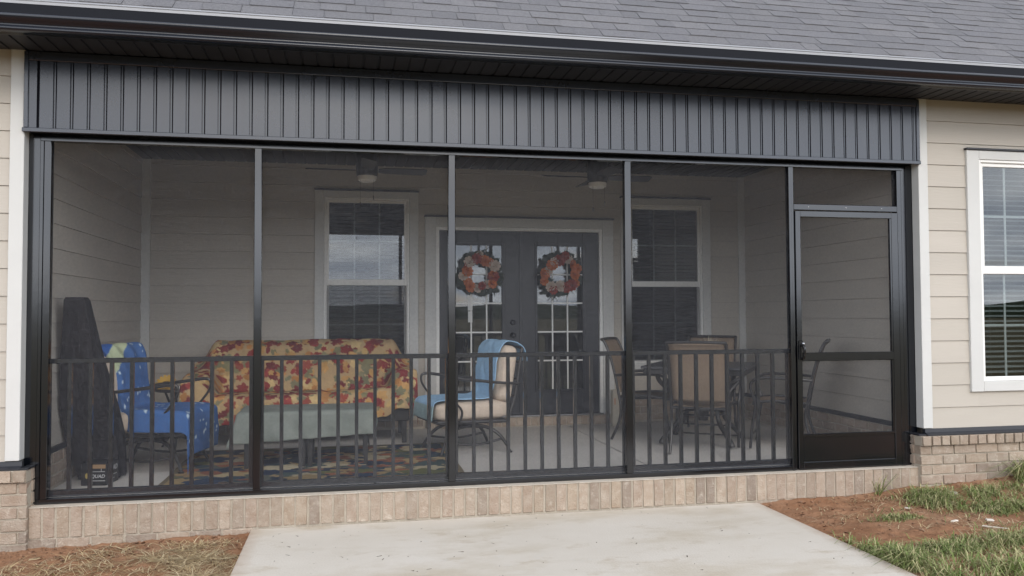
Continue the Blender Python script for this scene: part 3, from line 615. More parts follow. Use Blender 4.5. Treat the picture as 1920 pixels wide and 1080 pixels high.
# ------------------------------------------------------------------ windows
def window(label, cx0, cx1, ctop, cbot, gx0, gx1, gtop, mr0, mr1, gbot, Y, ncol, half_screen, slats_single, group=None):
    """casing outer cx0..cx1, glass gx0..gx1; Y = face of the wall"""
    t = thing('window', label, 'window', ((gx0+gx1)/2, Y, cbot), group=group); t['kind'] = 'thing'
    f0 = Y-0.030
    fx0, fx1, fz0, fz1 = gx0-0.052, gx1+0.052, gbot-0.034, gtop+0.054
    cs = MB()
    cs.box(cx0, fx0, f0, Y+0.004, cbot, ctop, 0.003); cs.box(fx1, cx1, f0, Y+0.004, cbot, ctop, 0.003)
    cs.box(fx0+0.0005, fx1-0.0005, f0, Y+0.004, fz1, ctop-0.0005, 0.003); cs.box(fx0+0.0005, fx1-0.0005, f0, Y+0.004, cbot+0.0005, fz0, 0.003)
    cs.build('casing', WHITE, t)
    mb = MB(); mb.box(cx0-0.008, cx1+0.008, f0-0.016, Y+0.004, ctop+0.0005, ctop+0.017, 0.003); mb.build('drip_cap', FLASH, t)
    fr = MB(); d0, d1 = Y-0.022, Y+0.075
    e = 0.022
    fr.box(fx0+.001, fx0+e, d0, d1, fz0+.001, fz1-.001, 0.002); fr.box(fx1-e, fx1-.001, d0, d1, fz0+.001, fz1-.001, 0.002)
    fr.box(fx0+e, fx1-e, d0, d1, fz1-e, fz1-.0015, 0.002); fr.box(fx0+e, fx1-e, d0+0.001, d1, fz0+.0015, fz0+0.016, 0.002); fr.build('frame', VINYL, t)
    # upper sash stands forward of the lower one in depth order seen from outside
    for nm, z0, z1, yy in (('sash', mr1, gtop, Y-0.006), ('sash', gbot, mr0, Y+0.018)):
        sa = MB(); xo0, xo1 = fx0+e+.0005, fx1-e-.0005
        zt = z1+(0.031 if nm and z1 == gtop else (mr1-mr0)*0.5); zb = z0-(0.0175 if z0 == gbot else (mr1-mr0)*0.0+0.065)
        if z1 != gtop: zt = mr0+0.03
        sa.box(xo0, gx0, yy, yy+0.03, zb, zt, 0.002); sa.box(gx1, xo1, yy, yy+0.03, zb, zt, 0.002)
        sa.box(gx0+.0003, gx1-.0003, yy+0.0005, yy+0.03, z1, zt-.0005, 0.002); sa.box(gx0+.0003, gx1-.0003, yy+0.0005, yy+0.03, zb+.0005, z0, 0.002)
        so_ = sa.build('sash', VINYL, t)
        g = MB(); g.box(gx0-.004, gx1+.004, yy+0.012, yy+0.016, z0-.004, z1+.004); g.build('pane', GLASS, so_)
        mu = MB()
        for c in range(1, ncol):
            x = gx0+(gx1-gx0)*c/ncol; mu.box(x-0.009, x+0.009, yy+0.018, yy+0.024, z0, z1)
        zm = (z0+z1)/2; mu.box(gx0, gx1, yy+0.0185, yy+0.0235, zm-0.009, zm+0.009); mu.build('muntin', VINYL, so_)
        if half_screen and z1 != gtop:
            sc = MB(); sc.add([(gx0-.02, Y-0.004, z0-.01), (gx1+.02, Y-0.004, z0-.01), (gx1+.02, Y-0.004, z1+.01), (gx0-.02, Y-0.004, z1+.01)], [(0, 1, 2, 3)]); sc.build('insect_screen', SASHSCR, t)
    # venetian blind inside the room
    yb = Y+0.115; pit = 0.0425; n = int((gtop-gbot+0.04)/pit)
    bl = MB(); bl.box(gx0-0.02, gx1+0.02, yb-0.03, yb+0.03, gtop+0.01, gtop+0.05); head = bl.build('blind', SLAT, t)
    ang = radians(20); hs = 0.024
    s0 = MB()
    prof = [(-hs*cos(ang), -hs*sin(ang)), (0, 0.004), (hs*cos(ang), hs*sin(ang)), (0, 0.0015)]
    s0.prism(prof, gx0-0.015, gx1+0.015)
    if slats_single:
        s0.v = [(x-t.location.x, y, z) for x, y, z in s0.v]; me = s0.mesh('slat', SLAT)
        for k in range(n): link('slat', me, head, (0, yb-t.location.y, gtop-0.005-pit*k-t.location.z), (random.uniform(-.05, .05), 0, 0))
    else:
        al = MB()
        for k in range(n): al.add([(x, y+yb, z+gtop-0.005-pit*k) for x, y, z in s0.v], s0.f)
        stuff(al.build('slats', SLAT, head))
    st = MB()
    for x in (gx0+0.12, gx1-0.12): st.tube([(x, yb-0.028, gbot), (x, yb-0.028, gtop)], 0.0012, 5)
    st.build('ladder_cord', SLAT, head)
    return t
wins = 'tall white sash windows'
window('tall white sash window behind the leaf print sofa', 1.648, 2.749, 2.573, 0.60, 1.798, 2.598, 2.446, 1.562, 1.619, 0.705, D, 3, True, False, wins)
window('tall white sash window behind the patio dining table', 5.069, 6.169, 2.573, 0.60, 5.212, 6.015, 2.446, 1.556, 1.613, 0.705, D, 3, True, False, wins)
window('white sash window with blinds in the outer siding right of the screen door', 6.987, 7.985, 2.573, 0.588, 7.155, 7.815, 2.443, 1.552, 1.618, 0.705, YF, 3, False, True, wins)

# dim rooms behind the panes
def room(x0, x1, y0, y1, z0, z1, label):
    mb = MB(); mb.box(x0, x1, y0, y1, z0, z1)
    o = mb.build('room_wall', ROOM); o.data.flip_normals(); return struct(o, label, 'room')
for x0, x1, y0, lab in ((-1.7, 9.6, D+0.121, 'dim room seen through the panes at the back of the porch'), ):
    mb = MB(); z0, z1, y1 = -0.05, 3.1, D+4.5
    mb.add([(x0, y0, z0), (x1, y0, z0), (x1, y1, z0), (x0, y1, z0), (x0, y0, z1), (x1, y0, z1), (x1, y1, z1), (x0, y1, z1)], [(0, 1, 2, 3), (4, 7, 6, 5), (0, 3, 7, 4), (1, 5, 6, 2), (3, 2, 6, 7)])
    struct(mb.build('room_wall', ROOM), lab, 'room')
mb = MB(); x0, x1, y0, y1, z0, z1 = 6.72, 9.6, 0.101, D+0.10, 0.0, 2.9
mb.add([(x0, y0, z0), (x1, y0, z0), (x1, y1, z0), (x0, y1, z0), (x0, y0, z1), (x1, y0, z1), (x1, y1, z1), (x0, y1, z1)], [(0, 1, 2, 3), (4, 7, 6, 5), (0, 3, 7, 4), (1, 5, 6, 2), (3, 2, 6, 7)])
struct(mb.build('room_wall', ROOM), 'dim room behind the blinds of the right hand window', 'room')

# ------------------------------------------------------------------ french doors
fd = thing('french_door', 'pair of black french doors with white muntins at the back of the porch', 'french doors', (3.895, D, 0.115)); fd['kind'] = 'thing'
F0, F1, FT, TH = 2.980, 4.810, 2.168, 0.120
cs = MB(); f0 = D-0.030
cs.box(2.823, F0-0.036, f0, D+0.004, 0.105, 2.309, 0.003); cs.box(F1+0.036, 4.976, f0, D+0.004, 0.105, 2.309, 0.003); cs.box(F0-0.0355, F1+0.0355, f0, D+0.004, FT+0.036, 2.3085, 0.003); cs.build('casing', WHITE, fd)
cs = MB(); cs.box(F0-0.0352, F0, D-0.018, D+0.10, 0.105, FT+0.0355, 0.002); cs.box(F1, F1+0.0352, D-0.018, D+0.10, 0.105, FT+0.0355, 0.002); cs.box(F0+.0005, F1-.0005, D-0.018, D+0.10, FT, FT+0.0353, 0.002); cs.build('jamb', VINYL, fd)
mb = MB(); mb.box(2.815, 4.984, f0-0.016, D+0.004, 2.3095, 2.327, 0.003); mb.build('drip_cap', FLASH, fd)
mb = MB(); mb.box(F0-0.03, F1+0.03, D-0.055, D+0.10, 0.1005, TH-0.002, 0.003); mb.build('threshold', CHROME, fd)
for li, (a, b, g0, g1) in enumerate(((F0+.003, 3.894, 3.163, 3.683), (3.898, F1-.003, 4.088, 4.616))):
    y0, y1 = D+0.012, D+0.055; z0, z1 = TH+0.002, FT-0.003; gz0, gz1 = 0.392, 2.006
    lf = MB(); lf.box(a, g0, y0, y1, z0, z1, 0.002); lf.box(g1, b, y0, y1, z0, z1, 0.002); lf.box(g0+.0003, g1-.0003, y0+.0003, y1, z0+.0003, gz0, 0.002); lf.box(g0+.0003, g1-.0003, y0+.0003, y1, gz1, z1-.0003, 0.002)
    leaf = lf.build('door_leaf', DOORB, fd)
    rm = MB(); e = 0.028
    for q in ((g0-e, g0, gz0-e, gz1+e), (g1, g1+e, gz0-e, gz1+e), (g0, g1, gz0-e, gz0), (g0, g1, gz1, gz1+e)): rm.box(q[0], q[1], y0-0.010, y0-0.0004, q[2], q[3], 0.003)
    rm.build('glazing_frame', DOORB, leaf)
    g = MB(); g.box(g0-.003, g1+.003, y0+0.014, y0+0.020, gz0-.003, gz1+.003); g.build('pane', GLASS, leaf)
    mu = MB()
    for c in (1, 2): x = g0+(g1-g0)*c/3; mu.box(x-0.008, x+0.008, y0+0.0045, y0+0.0135, gz0, gz1)
    for r in range(1, 5): z = gz0+(gz1-gz0)*r/5; mu.box(g0, g1, y0+0.005, y0+0.013, z-0.008, z+0.008)
    mu.build('muntin', VINYL, leaf)
    if li == 0:
        mb = MB(); mb.lathe([(0, 0), (0.030, 0), (0.030, 0.008), (0.012, 0.014), (0.012, 0.03), (0.026, 0.04), (0.028, 0.055), (0.018, 0.066), (0, 0.068)], n=16); mb.v = [(3.806+p, y0-0.0006-r, 1.005+q) for p, q, r in mb.v]; mb.build('knob', DOORB, leaf, smooth=True)
        mb = MB(); mb.lathe([(0, 0), (0.030, 0), (0.030, 0.012), (0.022, 0.02), (0, 0.021)], n=16); mb.v = [(3.806+p, y0-0.0006-r, 1.145+q) for p, q, r in mb.v]; mb.build('deadbolt', DOORB, leaf, smooth=True)
        mb = MB(); mb.box(3.300, 3.352, y0+0.0105, y0+0.0135, 1.28, 1.45); mb.box(3.302, 3.350, y0+0.0105, y0+0.0135, 1.15, 1.272); mb.build('sticker', STICK, leaf)
mb = MB(); mb.box(3.878, 3.914, D+0.002, D+0.0115, TH+0.003, FT-0.004, 0.002); mb.build('astragal', DOORB, fd)

# wreaths
def petal_mesh(name, R, layers, m):
    mb = MB()
    for (n, r0, tilt, ln, wd) in layers:
        for k in range(n):
            a = 2*pi*k/n+r0; ux, uz = cos(a), sin(a); px, pz = -uz, ux
            P = [(0, 0), (ln*.55, wd), (ln, wd*.55), (ln, -wd*.55), (ln*.55, -wd)]
            mb.add([(R*(u*cos(tilt)*ux+v*px), -R*(u*sin(tilt)+0.10*abs(v)), R*(u*cos(tilt)*uz+v*pz)) for u, v in P], [(0, 1, 2, 3, 4)])
    return mb.mesh(name, m)
def wreath(cx, cz, label, seed):
    r = random.Random(seed); t = thing('wreath', label, 'wreath', (cx, D-0.03, cz), group='autumn wreaths on the french doors'); R0 = 0.178
    mb = MB(); mb.tube([(cx+R0*cos(a), D-0.030, cz+R0*sin(a)) for a in np.linspace(0, 2*pi, 33)], 0.022, 7); mb.build('ring', TWIG, t)
    lv = MB()
    for k in range(170):
        a = r.uniform(0, 2*pi); rr = R0+r.choice((-1, 1, 1, 1))*(0.015+0.075*r.random()**1.6)*(0.8+0.35*math.sin(a*3+seed)); c = Vector((cx+rr*cos(a), D-0.045-r.uniform(0, .04), cz+rr*sin(a)))
        d = Vector((cos(a+r.uniform(-1.3, 1.3)), r.uniform(-.5, .3), sin(a+r.uniform(-1.3, 1.3)))).normalized(); s_ = d.cross(Vector((0, -1, .2))).normalized(); ln, wd = (r.uniform(.028, .042), r.uniform(.018, .027)) if r.random() < .75 else (r.uniform(.07, .10), .006)
        if c.z-cz > 0.235 or abs(c.x-cx) > 0.25 or math.hypot(c.x-cx, c.z-cz) < 0.115: continue
        lv.add([c-d*ln*.5, c-d*ln*.1+s_*wd, c+d*ln*.7+s_*wd*.7, c+d*ln, c+d*ln*.7-s_*wd*.7, c-d*ln*.1-s_*wd], [(0, 1, 2, 3, 4, 5)])
    for k in range(46):
        a = r.uniform(0, 2*pi); rr = 0.205+0.04*r.random(); c = Vector((cx+rr*cos(a), D-0.05-r.uniform(0, .03), cz+rr*sin(a))); d = Vector((cos(a+r.uniform(-.9, .9)), r.uniform(-.4, .1), sin(a+r.uniform(-.9, .9)))).normalized(); s_ = d.cross(Vector((r.uniform(-.4, .4), -1, .2))).normalized(); q = r.uniform(.02, .03)
        lv.add([c+(d*cos(u)*1.1+s_*sin(u))*q for u in np.linspace(0, 2*pi, 8)[:-1].tolist()], [tuple(range(7))])
    for k in range(14):
        a = r.choice((2.4, 3.9, 4.9, 0.9, 5.4))+r.uniform(-.2, .2); c = Vector((cx+0.20*cos(a), D-0.05, cz+0.20*sin(a))); d = Vector((cos(a), -.1, sin(a))); s_ = Vector((-sin(a), 0, cos(a)))*.006
        lv.add([c-s_, c+s_, c+d*r.uniform(.06, .10)], [(0, 1, 2)])
    stuff(lv.build('leaves', LEAF, t))
    n = 17; pat = [ORG, RUST, CREAM, ORG, RUST, CREAM, CREAM, ORG, RUST]
    for k in range(n):
        a = 2*pi*k/n+r.uniform(-.1, .1)+seed; rr = R0+r.uniform(-.04, .035); m_ = pat[(k*2+seed) % len(pat)] if r.random() < .8 else r.choice(pat)
        me = petal_mesh('flower', r.uniform(0.050, 0.072), [(9, r.random(), .25, 1, .34), (8, r.random(), .65, .8, .30), (6, r.random(), 1.1, .5, .22)], m_)
        link('flower', me, t, (rr*cos(a), -0.045-r.uniform(0, .025), rr*sin(a)), (r.uniform(-.35, .35), r.uniform(-3, 3), r.uniform(-.35, .35)))
    mb = MB(); mb.box(cx-0.011, cx+0.011, D-0.001, D+0.001, cz+0.17, FT-0.006); mb.build('hanger_strap', DOORB, t)
wreath(3.422, 1.690, 'orange and cream flower wreath on the door with the knob and sticker', 3)
wreath(4.336, 1.690, 'orange and cream flower wreath on the door without a knob', 8)

# ------------------------------------------------------------------ ceiling fans
def fan(cx, cyy, label):
    t = thing('ceiling_fan', label, 'ceiling fan', (cx, cyy, ZC-0.009), group='black hugger fans under the porch ceiling')
    mb = MB(); mb.lathe([(0.0, ZC-0.009), (0.078, ZC-0.009), (0.088, ZC-0.04), (0.098, ZC-0.10), (0.098, 2.56), (0.094, 2.492), (0.09, 2.478), (0.0, 2.478)][::-1], (cx, cyy, 0), 28); mb.build('motor', BRONZE, t, smooth=False)
    mb = MB(); mb.lathe([(0.0, 2.425), (0.06, 2.428), (0.082, 2.442), (0.086, 2.4775), (0, 2.4776)], (cx, cyy, 0), 28); mb.build('lamp_shade', FROST, t, smooth=False)
    for k in range(4):
        a = k*pi/2+0.02; mb = MB(); tl = radians(13); P = []
        for r_, wd in ((0.10, .035), (0.16, .055), (0.34, .064), (0.50, .066), (0.535, .05)): P.append([(r_, s_*wd, 2.528-s_*wd*math.tan(tl)) for s_ in (-1, 0, 1)])
        top = [[(x, y, z+0.007) for x, y, z in row] for row in P]; mb.grid(P); mb.grid([row[::-1] for row in top])
        loop = lambda G: [row[0] for row in G]+G[-1][1:]+[row[-1] for row in G[::-1]][1:]
        lo, hi = loop(P), loop(top); nn = len(lo); mb.add(lo+hi, [(i, (i+1) % nn, nn+(i+1) % nn, nn+i) for i in range(nn)])
        mb.v = [(cx+x*cos(a)-y*sin(a), cyy+x*sin(a)+y*cos(a), z) for x, y, z in mb.v]; mb.build('blade', BRONZE, t)
    for dx, dz in ((-0.06, 0.30), (0.055, 0.24)):
        mb = MB(); mb.tube([(cx+dx, cyy-0.05, 2.50), (cx+dx, cyy-0.05, 2.50-dz+0.04)], 0.0012, 5); mb.tube([(cx+dx, cyy-0.05, 2.50-dz+.04), (cx+dx, cyy-0.05, 2.50-dz)], 0.0045, 6); mb.build('pull_chain', BRONZE, t)
fan(2.165, 1.5, 'black ceiling fan above the leaf print sofa')
fan(4.318, 1.5, 'black ceiling fan in front of the french doors')

# ------------------------------------------------------------------ printed cloth
def cloth(name, P, Cc, m, parent=None, thick=0.004):
    P = np.asarray(P, float); a, b = P.shape[:2]
    mb = MB(); mb.grid(P.tolist()); me = bpy.data.meshes.new(name); me.from_pydata(mb.v, [], mb.f); me.materials.append(m)
    for p in me.polygons: p.use_smooth = True
    if Cc is not None:
        at = me.color_attributes.new('Col', 'FLOAT_COLOR', 'POINT'); at.data.foreach_set('color', np.concatenate([np.asarray(Cc, float), np.ones((a, b, 1))], -1).ravel())
    o = link(name, me, parent)
    md = o.modifiers.new('thickness', 'SOLIDIFY'); md.thickness = thick; md.offset = 0
    return o
def leaf_print(S, T, base, palette, n, rmin, rmax, seed, stretch=1.0, serr=0.10):
    """flat print of maple and oval leaves on cloth coordinates S,T (metres)"""
    r = np.random.default_rng(seed); C = np.ones(S.shape+(3,))*np.array(base); C *= (0.90+0.2*fbm(S*9, T*9))[..., None]
    s0, s1, t0, t1 = S.min(), S.max(), T.min(), T.max()
    for k in range(n):
        cx, ct = r.uniform(s0, s1), r.uniform(t0, t1); R = r.uniform(rmin, rmax); a0 = r.uniform(0, 2*pi); col = np.array(palette[r.integers(len(palette))])*r.uniform(.85, 1.15)
        dx, dt = (S-cx)/stretch, T-ct; d = np.hypot(dx, dt); near = d < R*1.35
        if not near.any(): continue
        th = np.arctan2(dt[near], dx[near])+a0
        if r.random() < 0.68:
            env = 0.50+0.36*np.abs(np.cos(2.5*th))**1.4*(0.72+0.28*np.cos(th)) + serr*np.abs((th*11/pi) % 2-1)
            edge = R*env
        else:
            edge = R*0.62/np.sqrt((np.cos(th))**2+(np.sin(th)/0.62)**2)
        m_ = d[near] < edge; vein = (np.abs(np.sin(th*2.5)) < 0.045+0.006/np.maximum(d[near], .01)*0.3)
        sh = col*(0.82+0.36*fbm(S[near]*26+k, T[near]*26))[:, None]; sh = np.where(vein[:, None], sh*0.8+np.array(base)*0.14, sh)
        tmp = C[near]; tmp[m_] = sh[m_]; C[near] = tmp
    return C
def arc(P):
    P = np.asarray(P, float); d = np.concatenate([[0], np.cumsum(np.hypot(*np.diff(P, axis=0).T))]); return d
def resample(P, n):
    P = np.array([p[:] for p in catmull([Vector((a, b, 0)) for a, b in P], 8)])[:, :2]; d = arc(P); t = np.linspace(0, d[-1], n); return np.stack([np.interp(t, d, P[:, 0]), np.interp(t, d, P[:, 1])], -1), t

# ------------------------------------------------------------------ rug
nx_, ny_ = 280, 200; sx_, sy_ = np.linspace(0, 2.235, nx_), np.linspace(0, 1.60, ny_); S, T = np.meshgrid(sx_, sy_, indexing='ij')
rc = leaf_print(S, T, (0.10, 0.105, 0.085), [(0.022, 0.038, 0.075), (0.03, 0.055, 0.075), (0.03, 0.045, 0.07), (0.04, 0.065, 0.085), (0.33, 0.24, 0.12), (0.42, 0.33, 0.19), (0.22, 0.085, 0.05), (0.13, 0.135, 0.055), (0.42, 0.36, 0.24), (0.05, 0.075, 0.075), (0.30, 0.20, 0.10), (0.022, 0.03, 0.05), (0.28, 0.11, 0.06)], 330, 0.07, 0.19, 5, 1.25)
edge = (S < .035) | (S > 2.2) | (T < .035) | (T > 1.565); rc[edge] = (0.16, 0.13, 0.08)
P = np.stack([0.655+S+0.006*np.sin(T*5), 0.345+T+0.004*np.sin(S*6), 0.006+0.002*fbm(S*5, T*5)+0*S], -1)
tag(cloth('rug', P, rc, PRINT, thick=0.008), 'multicolour leaf patterned outdoor rug on the porch floor', 'rug')

# ------------------------------------------------------------------ loveseat and its throw
sf = thing('sofa', 'dark framed patio loveseat hidden under the autumn leaf throw', 'sofa', (1.62, 2.4, 0))
mb = MB(); mb.box(0.66, 2.58, 2.04, 2.74, 0.215, 0.33, 0.01); mb.build('seat_frame', BRONZE, sf)
for x in (0.70, 2.535):
    for y in (2.075, 2.70):
        mb = MB(); mb.box(x-0.022, x+0.022, y-0.022, y+0.022, 0.008, 0.216); mb.build('leg', BRONZE, sf)
for x0, x1 in ((0.80, 1.61), (1.63, 2.44)):
    mb = MB(); mb.cushion(((x0+x1)/2, 2.28, 0.395), ((x1-x0)/2, 0.27, 0.062), 0.04, 0.01); mb.build('seat_cushion', BEIGE, sf, smooth=True)
    mb = MB(); mb.cushion(((x0+x1)/2, 2.70, 0.64), ((x1-x0)/2, 0.055, 0.24), 0.05, 0.005); mb.build('back_cushion', BEIGE, sf, smooth=True)
for x in (0.66, 2.58):
    mb = MB(); mb.tube([(x, 2.07, 0.30), (x, 2.03, 0.50), (x, 2.06, 0.62), (x, 2.30, 0.645), (x, 2.60, 0.62), (x, 2.72, 0.50), (x, 2.72, 0.30)], 0.017, 8, smooth=5); mb.build('arm', BRONZE, sf)
nu, nv = 330, 210
body = [(2.83, 0.55), (2.83, 0.86), (2.775, 0.965), (2.69, 0.962), (2.60, 0.88), (2.545, 0.64), (2.50, 0.50), (2.42, 0.478), (2.12, 0.485), (2.01, 0.455), (1.985, 0.34), (1.99, 0.215)]
armp = [(2.83, 0.42), (2.82, 0.62), (2.77, 0.745), (2.66, 0.76), (2.55, 0.715), (2.44, 0.69), (2.30, 0.685), (2.18, 0.68), (2.07, 0.665), (1.995, 0.61), (1.965, 0.44), (1.965, 0.27)]
pb, tb = resample(body, nv); pa, ta = resample(armp, nv)
xa_, xb_ = 0.535, 2.625; us = np.linspace(-0.30, (xb_-xa_)+0.30, nu); P = np.zeros((nu, nv, 3))
for i, u in enumerate(us):
    x = min(max(u, 0), xb_-xa_)+xa_; over = max(-u, u-(xb_-xa_), 0)
    e = min(x-xa_, xb_-x); wgt = float(smooth01((e-0.02)/0.17)); wf = float(smooth01((e-0.17)/0.10))
    wv = wgt*np.ones(nv); q = pa*(1-wv[:, None])+pb*wv[:, None]
    k = np.linspace(0, 1, nv); wmix = np.where(k < 0.45, wgt, wf); kk = smooth01((k-0.36)/0.14); wmix = wgt*(1-kk)+wf*kk
    q = pa*(1-wmix[:, None])+pb*wmix[:, None]
    sg = -1 if u < 0 else 1
    rr = min(over, 0.05); P[i, :, 0] = x+sg*(rr*0.55+0.03*max(over-.05, 0)); P[i, :, 1] = q[:, 0]; P[i, :, 2] = q[:, 1]-rr*0.35-max(over-0.05, 0)*0.96
Sx, Tx = np.meshgrid(us, tb, indexing='ij')
wr_ = (fbm(Sx*4, Tx*5)-0.5)*0.042+(fbm(Sx*13+4, Tx*9)-0.5)*0.022+0.006*np.sin(Sx*31+6*fbm(Sx*3, Tx*3))*smooth01((Tx-1.05)/.3)
fold = 0.016*np.exp(-((Sx-(1.86-0.42*(Tx-0.75)))/0.035)**2)*smooth01((Tx-0.55)/.2)-0.014*np.exp(-((Sx-(1.95-0.42*(Tx-0.75)))/0.03)**2)*smooth01((Tx-0.55)/.2)
P[..., 1] -= wr_*0.8+fold; P[..., 2] += wr_*0.7+fold*0.4+0.008
P[..., 2] += (0.06*smooth01((Sx-1.2)/0.9))*smooth01((Tx-1.12)/0.25)
P[..., 2] = np.maximum(P[..., 2]+0.02*(fbm(Sx*5+9, Tx*0)-.5)*smooth01((Tx-1.2)/.2), 0.19)
cc = leaf_print(Sx, Tx, (0.45, 0.315, 0.165), [(0.24, 0.030, 0.028), (0.15, 0.026, 0.028), (0.17, 0.028, 0.030), (0.22, 0.034, 0.03), (0.27, 0.06, 0.04), (0.46, 0.22, 0.075), (0.42, 0.19, 0.06), (0.53, 0.36, 0.15), (0.22, 0.20, 0.11), (0.20, 0.185, 0.095), (0.175, 0.17, 0.10), (0.52, 0.30, 0.11), (0.55, 0.40, 0.19), (0.19, 0.026, 0.028), (0.28, 0.045, 0.04)], 1350, 0.038, 0.080, 12)
tag(cloth('throw', P, cc, PRINT), 'tan throw printed with red and olive autumn leaves over the loveseat', 'throw')

# ------------------------------------------------------------------ two footstools under one blanket
for lab, x0, x1 in (('dark metal footstool under the blanket on the side of the polka dot chair', 1.19, 1.665), ('dark metal footstool under the blanket on the side of the light blue towel chair', 1.685, 2.165)):
    t = thing('footstool', lab, 'footstool', ((x0+x1)/2, 1.18, 0.010), group='footstools under the grey green blanket')
    mb = MB(); mb.cushion(((x0+x1)/2, 1.18, 0.395), ((x1-x0)/2, 0.235, 0.055), 0.04, 0.008); mb.build('cushion', BEIGE, t, smooth=True)
    mb = MB(); mb.box(x0, x1, 0.945, 1.415, 0.285, 0.338, 0.006); mb.build('seat_frame', BRONZE, t)
    for x in (x0+0.018, x1-0.018):
        for y in (0.963, 1.397):
            mb = MB(); mb.box(x-0.017, x+0.017, y-0.017, y+0.017, 0.010, 0.2855); mb.build('leg', BRONZE, t)
def drape(x0, x1, y0, y1, top, hl, hr, hf, hb, step=0.012, seed=0, flare=0.12):
    s = np.arange(x0-hl, x1+hr+1e-6, step); t_ = np.arange(y0-hf, y1+hb+1e-6, step); S, T = np.meshgrid(s, t_, indexing='ij')
    dx = np.where(S < x0, S-x0, np.where(S > x1, S-x1, 0)); dy = np.where(T < y0, T-y0, np.where(T > y1, T-y1, 0)); d = np.hypot(dx, dy)
    rad = 0.035; bend = np.minimum(d, rad*1.5); f = np.where(d > 0, (rad*np.sin(bend/rad)+flare*np.maximum(d-rad*1.5, 0))/np.maximum(d, 1e-6), 0)
    zz = top-rad*(1-np.cos(bend/rad))-np.maximum(d-rad*1.5, 0)*math.sqrt(1-flare**2)
    wob = (fbm(S*7+seed, T*7)-0.5)*0.022*(0.35+smooth01(d/0.12)); X_ = np.clip(S, x0, x1)+dx*f; Y_ = np.clip(T, y0, y1)+dy*f
    fold = 0.014*np.sin((S+T*0.3)*26+seed)*smooth01(d/0.2)
    return np.stack([X_+np.sign(dx)*wob, Y_-np.where(dy < 0, wob+fold, 0)+np.where(dy > 0, wob, 0), zz+wob*0.7*(d < .04)], -1), S, T
P, S, T = drape(1.165, 2.195, 0.935, 1.42, 0.462, 0.14, 0.13, 0.26, 0.10, seed=2, flare=0.10)
sk = smooth01((0.935-T)/0.24); P[..., 2] += sk*(0.055*(S-1.1)/1.1-0.008)
P[..., 0] -= 0.06*sk*smooth01((1.3-S)/0.2)
tag(cloth('blanket', P, None, SAGE, thick=0.006), 'grey green fleece blanket spread over the two footstools', 'blanket')

# ------------------------------------------------------------------ club armchairs (local frame: facing +x)
def armchair(label, loc, rz):
    t = thing('armchair', label, 'armchair', loc, rz, group='cushioned patio armchairs')
    B = lambda mb, n, m, sm=False: mb.build(n, m, t, smooth=sm, world=False)
    mb = MB(); mb.cushion((0.02, 0, 0.385), (0.345, 0.275, 0.078), 0.055, 0.015); B(mb, 'seat_cushion', BEIGE, True)
    M = Matrix.Rotation(radians(-9), 3, 'Y'); mb = MB(); mb.cushion((-0.315, 0, 0.70), (0.075, 0.265, 0.255), 0.06, 0.02, M=M); B(mb, 'back_cushion', BEIGE, True)
    mb = MB()
    for s in (-1, 1): mb.tube([(0.36, s*.27, .30), (-.30, s*.27, .285)], 0.016, 8)
    mb.tube([(0.36, -.27, .30), (0.36, .27, .30)], 0.016, 8); mb.tube([(-.30, -.27, .285), (-.30, .27, .285)], 0.016, 8)
    for y in (-.14, 0, .14): mb.box(-.30, .36, y-.02, y+.02, .283, .293)
    B(mb, 'seat_frame', BRONZE)
    mb = MB()
    for s in (-1, 1): mb.tube([(-.30, s*.265, .285), (-.375, s*.265, .50), (-.43, s*.26, .80), (-.455, s*.25, .93)], 0.014, 8, smooth=4)
    mb.tube([(-.455, -.25, .93), (-.46, 0, .945), (-.455, .25, .93)], 0.013, 8, smooth=3)
    for z in (.5, .65, .8): mb.tube([(-.375-.2*(z-.5), -.262, z), (-.375-.2*(z-.5), .262, z)], 0.010, 6)
    B(mb, 'back_frame', BRONZE)
    for s in (-1, 1):
        mb = MB(); mb.tube([(-.415, s*.285, .615), (-.2, s*.315, .632), (.10, s*.32, .668), (.26, s*.315, .690), (.315, s*.315, .672), (.31, s*.315, .60), (.24, s*.31, .50), (.15, s*.305, .40), (.16, s*.29, .30)], [.011, .013, .014, .014, .011, .010, .010, .010, .010], 8, smooth=5); B(mb, 'armrest', BRONZE)
        for q in (-1, 1):
            mb = MB(); mb.tube([(q*.03, s*.10, .235), (q*.14, s*.16, .225), (q*.235, s*.21, .165), (q*.30, s*.245, .07), (q*.325, s*.26, .014)], [.018, .016, .015, .014, .012], 8, smooth=5)
            mb.lathe([(0, 0), (.022, 0), (.022, .014), (0, .014)], (q*.325, s*.26, 0), 10); B(mb, 'leg', BRONZE)
        mb = MB(); mb.tube([(-.27, s*.215, .12), (0, s*.235, .085), (.27, s*.215, .12)], .010, 7, smooth=5); B(mb, 'stretcher', BRONZE)
    mb = MB(); mb.lathe([(0, .215), (.09, .215), (.09, .235), (.05, .24), (.05, .28), (.12, .284), (0, .285)], (0, 0, 0), 16); B(mb, 'swivel_base', BRONZE)
    return t
CH1, CH2 = (0.475, 1.20, 0.010), (3.05, 1.50, 0.0); CR1, CR2 = radians(-13), radians(193)
armchair('beige cushioned armchair under the polka dot towel left of the loveseat', CH1, CR1)
armchair('beige cushioned armchair under the plain light blue towel before the doors', CH2, CR2)
